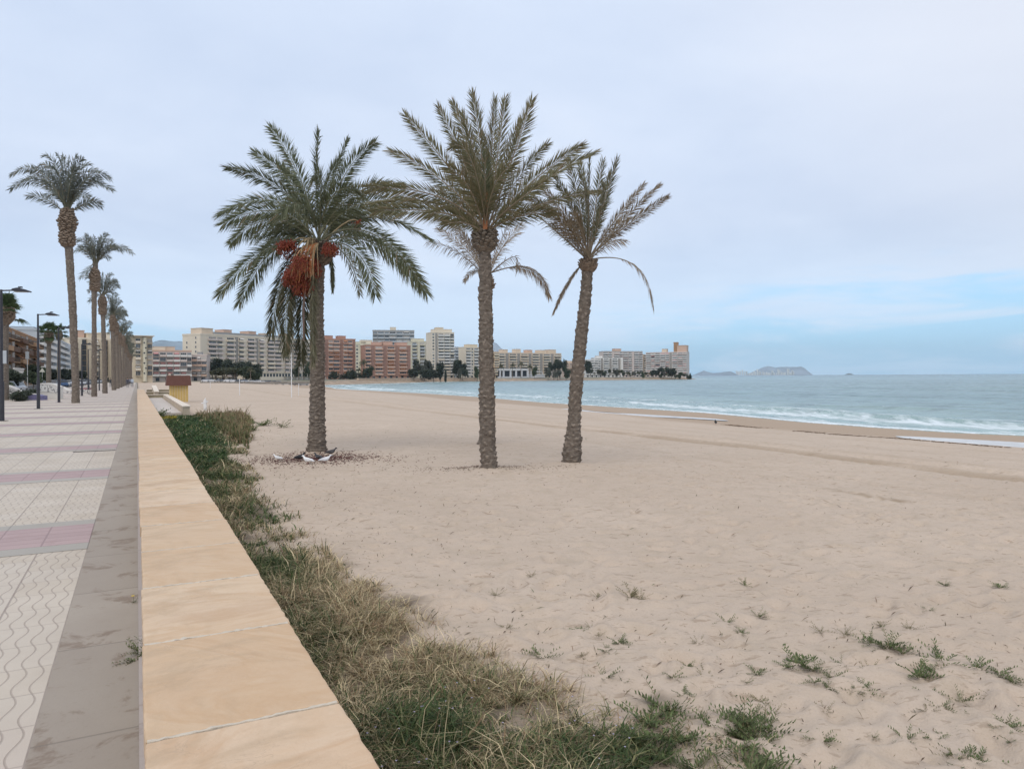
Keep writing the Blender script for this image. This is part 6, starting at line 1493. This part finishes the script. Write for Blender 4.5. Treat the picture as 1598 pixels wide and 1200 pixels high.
# ---------------------------------------------------------------- light, air, camera
def make_world():
    w=bpy.data.worlds.new('World'); S.world=w; w.use_nodes=True; nt=w.node_tree; n=N(nt)
    bg=nt.nodes['Background']
    sky=n('ShaderNodeTexSky'); sky.sky_type='NISHITA'; sky.sun_disc=False; sky.sun_elevation=math.radians(SUN_EL); sky.sun_rotation=math.radians(SUN_AZ)
    sky.air_density=1.0; sky.dust_density=1.2; sky.ozone_density=1.5
    tc=n('ShaderNodeTexCoord').outputs['Generated']; sp=n('ShaderNodeSeparateXYZ'); n.set(sp.inputs[0],tc); x,y,z=sp.outputs
    # soft stratus sheet; stretch the pattern towards the horizon like a real flat layer
    zz=n.math('ADD',n.math('MAXIMUM',z,0.0),.12)
    cb=n('ShaderNodeCombineXYZ'); n.set(cb.inputs[0],n.math('DIVIDE',x,zz)); n.set(cb.inputs[1],n.math('DIVIDE',y,zz)); n.set(cb.inputs[2],0.)
    f=n.noise(cb.outputs[0],.55,5,.5,dist=.4)
    f2=n.noise(cb.outputs[0],1.9,6,.6,dist=.3)
    el=n.math('MAXIMUM',z,0.)
    cloud=n.ramp(n.math('ADD',n.math('MULTIPLY',f,.8),n.math('MULTIPLY',f2,.2)),[(.35,CL_A),(.55,CL_B),(.72,CL_C)])
    low=n.mapr(el,.0,.22); cloud=n.mix(low,CL_LOW,cloud)
    warm=n.mapr(n.math('ADD',x,n.math('MULTIPLY',el,.9)),.45,1.0,0,.75); cloud=n.mix(warm,cloud,CL_WARM)
    sc=n('ShaderNodeVectorMath',operation='SCALE'); n.set(sc.inputs[0],cloud); sc.inputs['Scale'].default_value=10.0
    # clearing low over the sea on the right, with broken edge
    n3=n.noise(tc,7.,6,.62,dist=.5); mp=n('ShaderNodeMapping'); n.set(mp.inputs[0],tc); mp.inputs['Scale'].default_value=(2.2,2.2,16)
    n4=n.noise(mp.outputs[0],1.6,6,.6,dist=.5)
    e2=n.math('ADD',el,n.math('MULTIPLY',n.math('SUBTRACT',n4,.5),.24))
    top=n.math('ADD',.045,n.math('MULTIPLY',n.math('MAXIMUM',x,0.),.115))
    clr=n.mapr(n.math('SUBTRACT',e2,top),.035,-.05)
    clr=n.math('MULTIPLY',clr,n.mapr(n.math('ADD',x,n.math('MULTIPLY',n.math('SUBTRACT',n3,.5),.2)),-.05,.28))
    # faint thin veils inside the clearing
    clr=n.math('MULTIPLY',clr,n.math('SUBTRACT',1.,n.math('MULTIPLY',n.mapr(n4,.5,.68),.65)))
    left=n.math('MULTIPLY',n.mapr(n.math('SUBTRACT',e2,.055),.02,-.03),n.mapr(n3,.42,.6)); left=n.math('MULTIPLY',left,.55)
    clr=n.math('MAXIMUM',clr,left)
    boost=n('ShaderNodeVectorMath',operation='MULTIPLY'); n.set(boost.inputs[0],sky.outputs[0]); boost.inputs[1].default_value=SKYMUL
    bl=n('ShaderNodeVectorMath',operation='SCALE'); bl.inputs[0].default_value=CL_BLUE; bl.inputs['Scale'].default_value=10.
    blue=n.mix(.6,boost.outputs[0],bl.outputs[0])
    c=n.mix(n.math('MULTIPLY',clr,.92),sc.outputs[0],blue)
    n.set(bg.inputs[0],c); bg.inputs[1].default_value=SKY_STR
SUN_EL=52; SUN_AZ=200; SKY_STR=.1; SKYMUL=(1,1,1)
CL_A=(.52,.615,.79); CL_B=(.64,.725,.88); CL_C=(.78,.835,.94); CL_LOW=(.70,.86,1.05); CL_WARM=(.75,.77,.84); CL_BLUE=(.42,.86,1.28)
def make_light():
    l=bpy.data.lights.new('sun','SUN'); l.energy=1.5; l.angle=math.radians(42); l.color=(1,.93,.82)
    o=bpy.data.objects.new('sun',l); COL.objects.link(o)
    az=math.radians(SUN_AZ); el=math.radians(SUN_EL)
    d=Vector((math.sin(az)*math.cos(el),math.cos(az)*math.cos(el),math.sin(el)))   # towards the sun
    o.rotation_euler=(-d).to_track_quat('-Z','Y').to_euler()
def make_haze(dens):
    m=bpy.data.materials.new('haze_air'); m.use_nodes=True; nt=m.node_tree; nt.nodes.clear(); n=N(nt)
    v=n('ShaderNodeVolumePrincipled'); v.inputs['Color'].default_value=(.66,.86,1,1); v.inputs['Density'].default_value=dens; v.inputs['Anisotropy'].default_value=0
    out=n('ShaderNodeOutputMaterial'); n.set(out.inputs['Volume'],v)
    mb=MB(); mb.box(-16500,16500,-16500,16500,-12,560,m); o=mb.build('haze'); tag(o,'faint bluish sea haze','haze',kind='stuff')
def make_camera():
    c=bpy.data.cameras.new('camera'); o=bpy.data.objects.new('camera',c); COL.objects.link(o); S.camera=o
    c.sensor_width=36; c.lens=36*F/1598; c.clip_start=.05; c.clip_end=60000; c.shift_y=-H0/1598
    o.location=(0,0,EYE); o.matrix_world=Matrix.Translation((0,0,EYE))@Matrix.Rotation(PI/2,4,'X')@Matrix.Rotation(math.atan(EPS)*ROLLSIGN,4,'Z')
ROLLSIGN=-1
S.view_settings.view_transform='Standard'; S.view_settings.look='None'; S.view_settings.exposure=0.21; S.view_settings.gamma=1
S.render.resolution_x=1024; S.render.resolution_y=768
make_world(); make_light(); make_camera(); make_haze(5.5e-5)
make_ground(); make_sea(); make_pools(); make_promenade(); make_wall()
make_main_palms=build_main_palms; make_main_palms(); build_row_palms()
make_veg(); make_beach_plants(); make_trees(); make_buildings(); make_hills()
make_lamps(); make_left(); make_cars(); make_beach_items(); make_people()

for o in bpy.data.objects:
    if o.parent is None and 'label' in o and not 4<=len(o['label'].split())<=16: print('LABEL',o.name,len(o['label'].split()),o['label'])
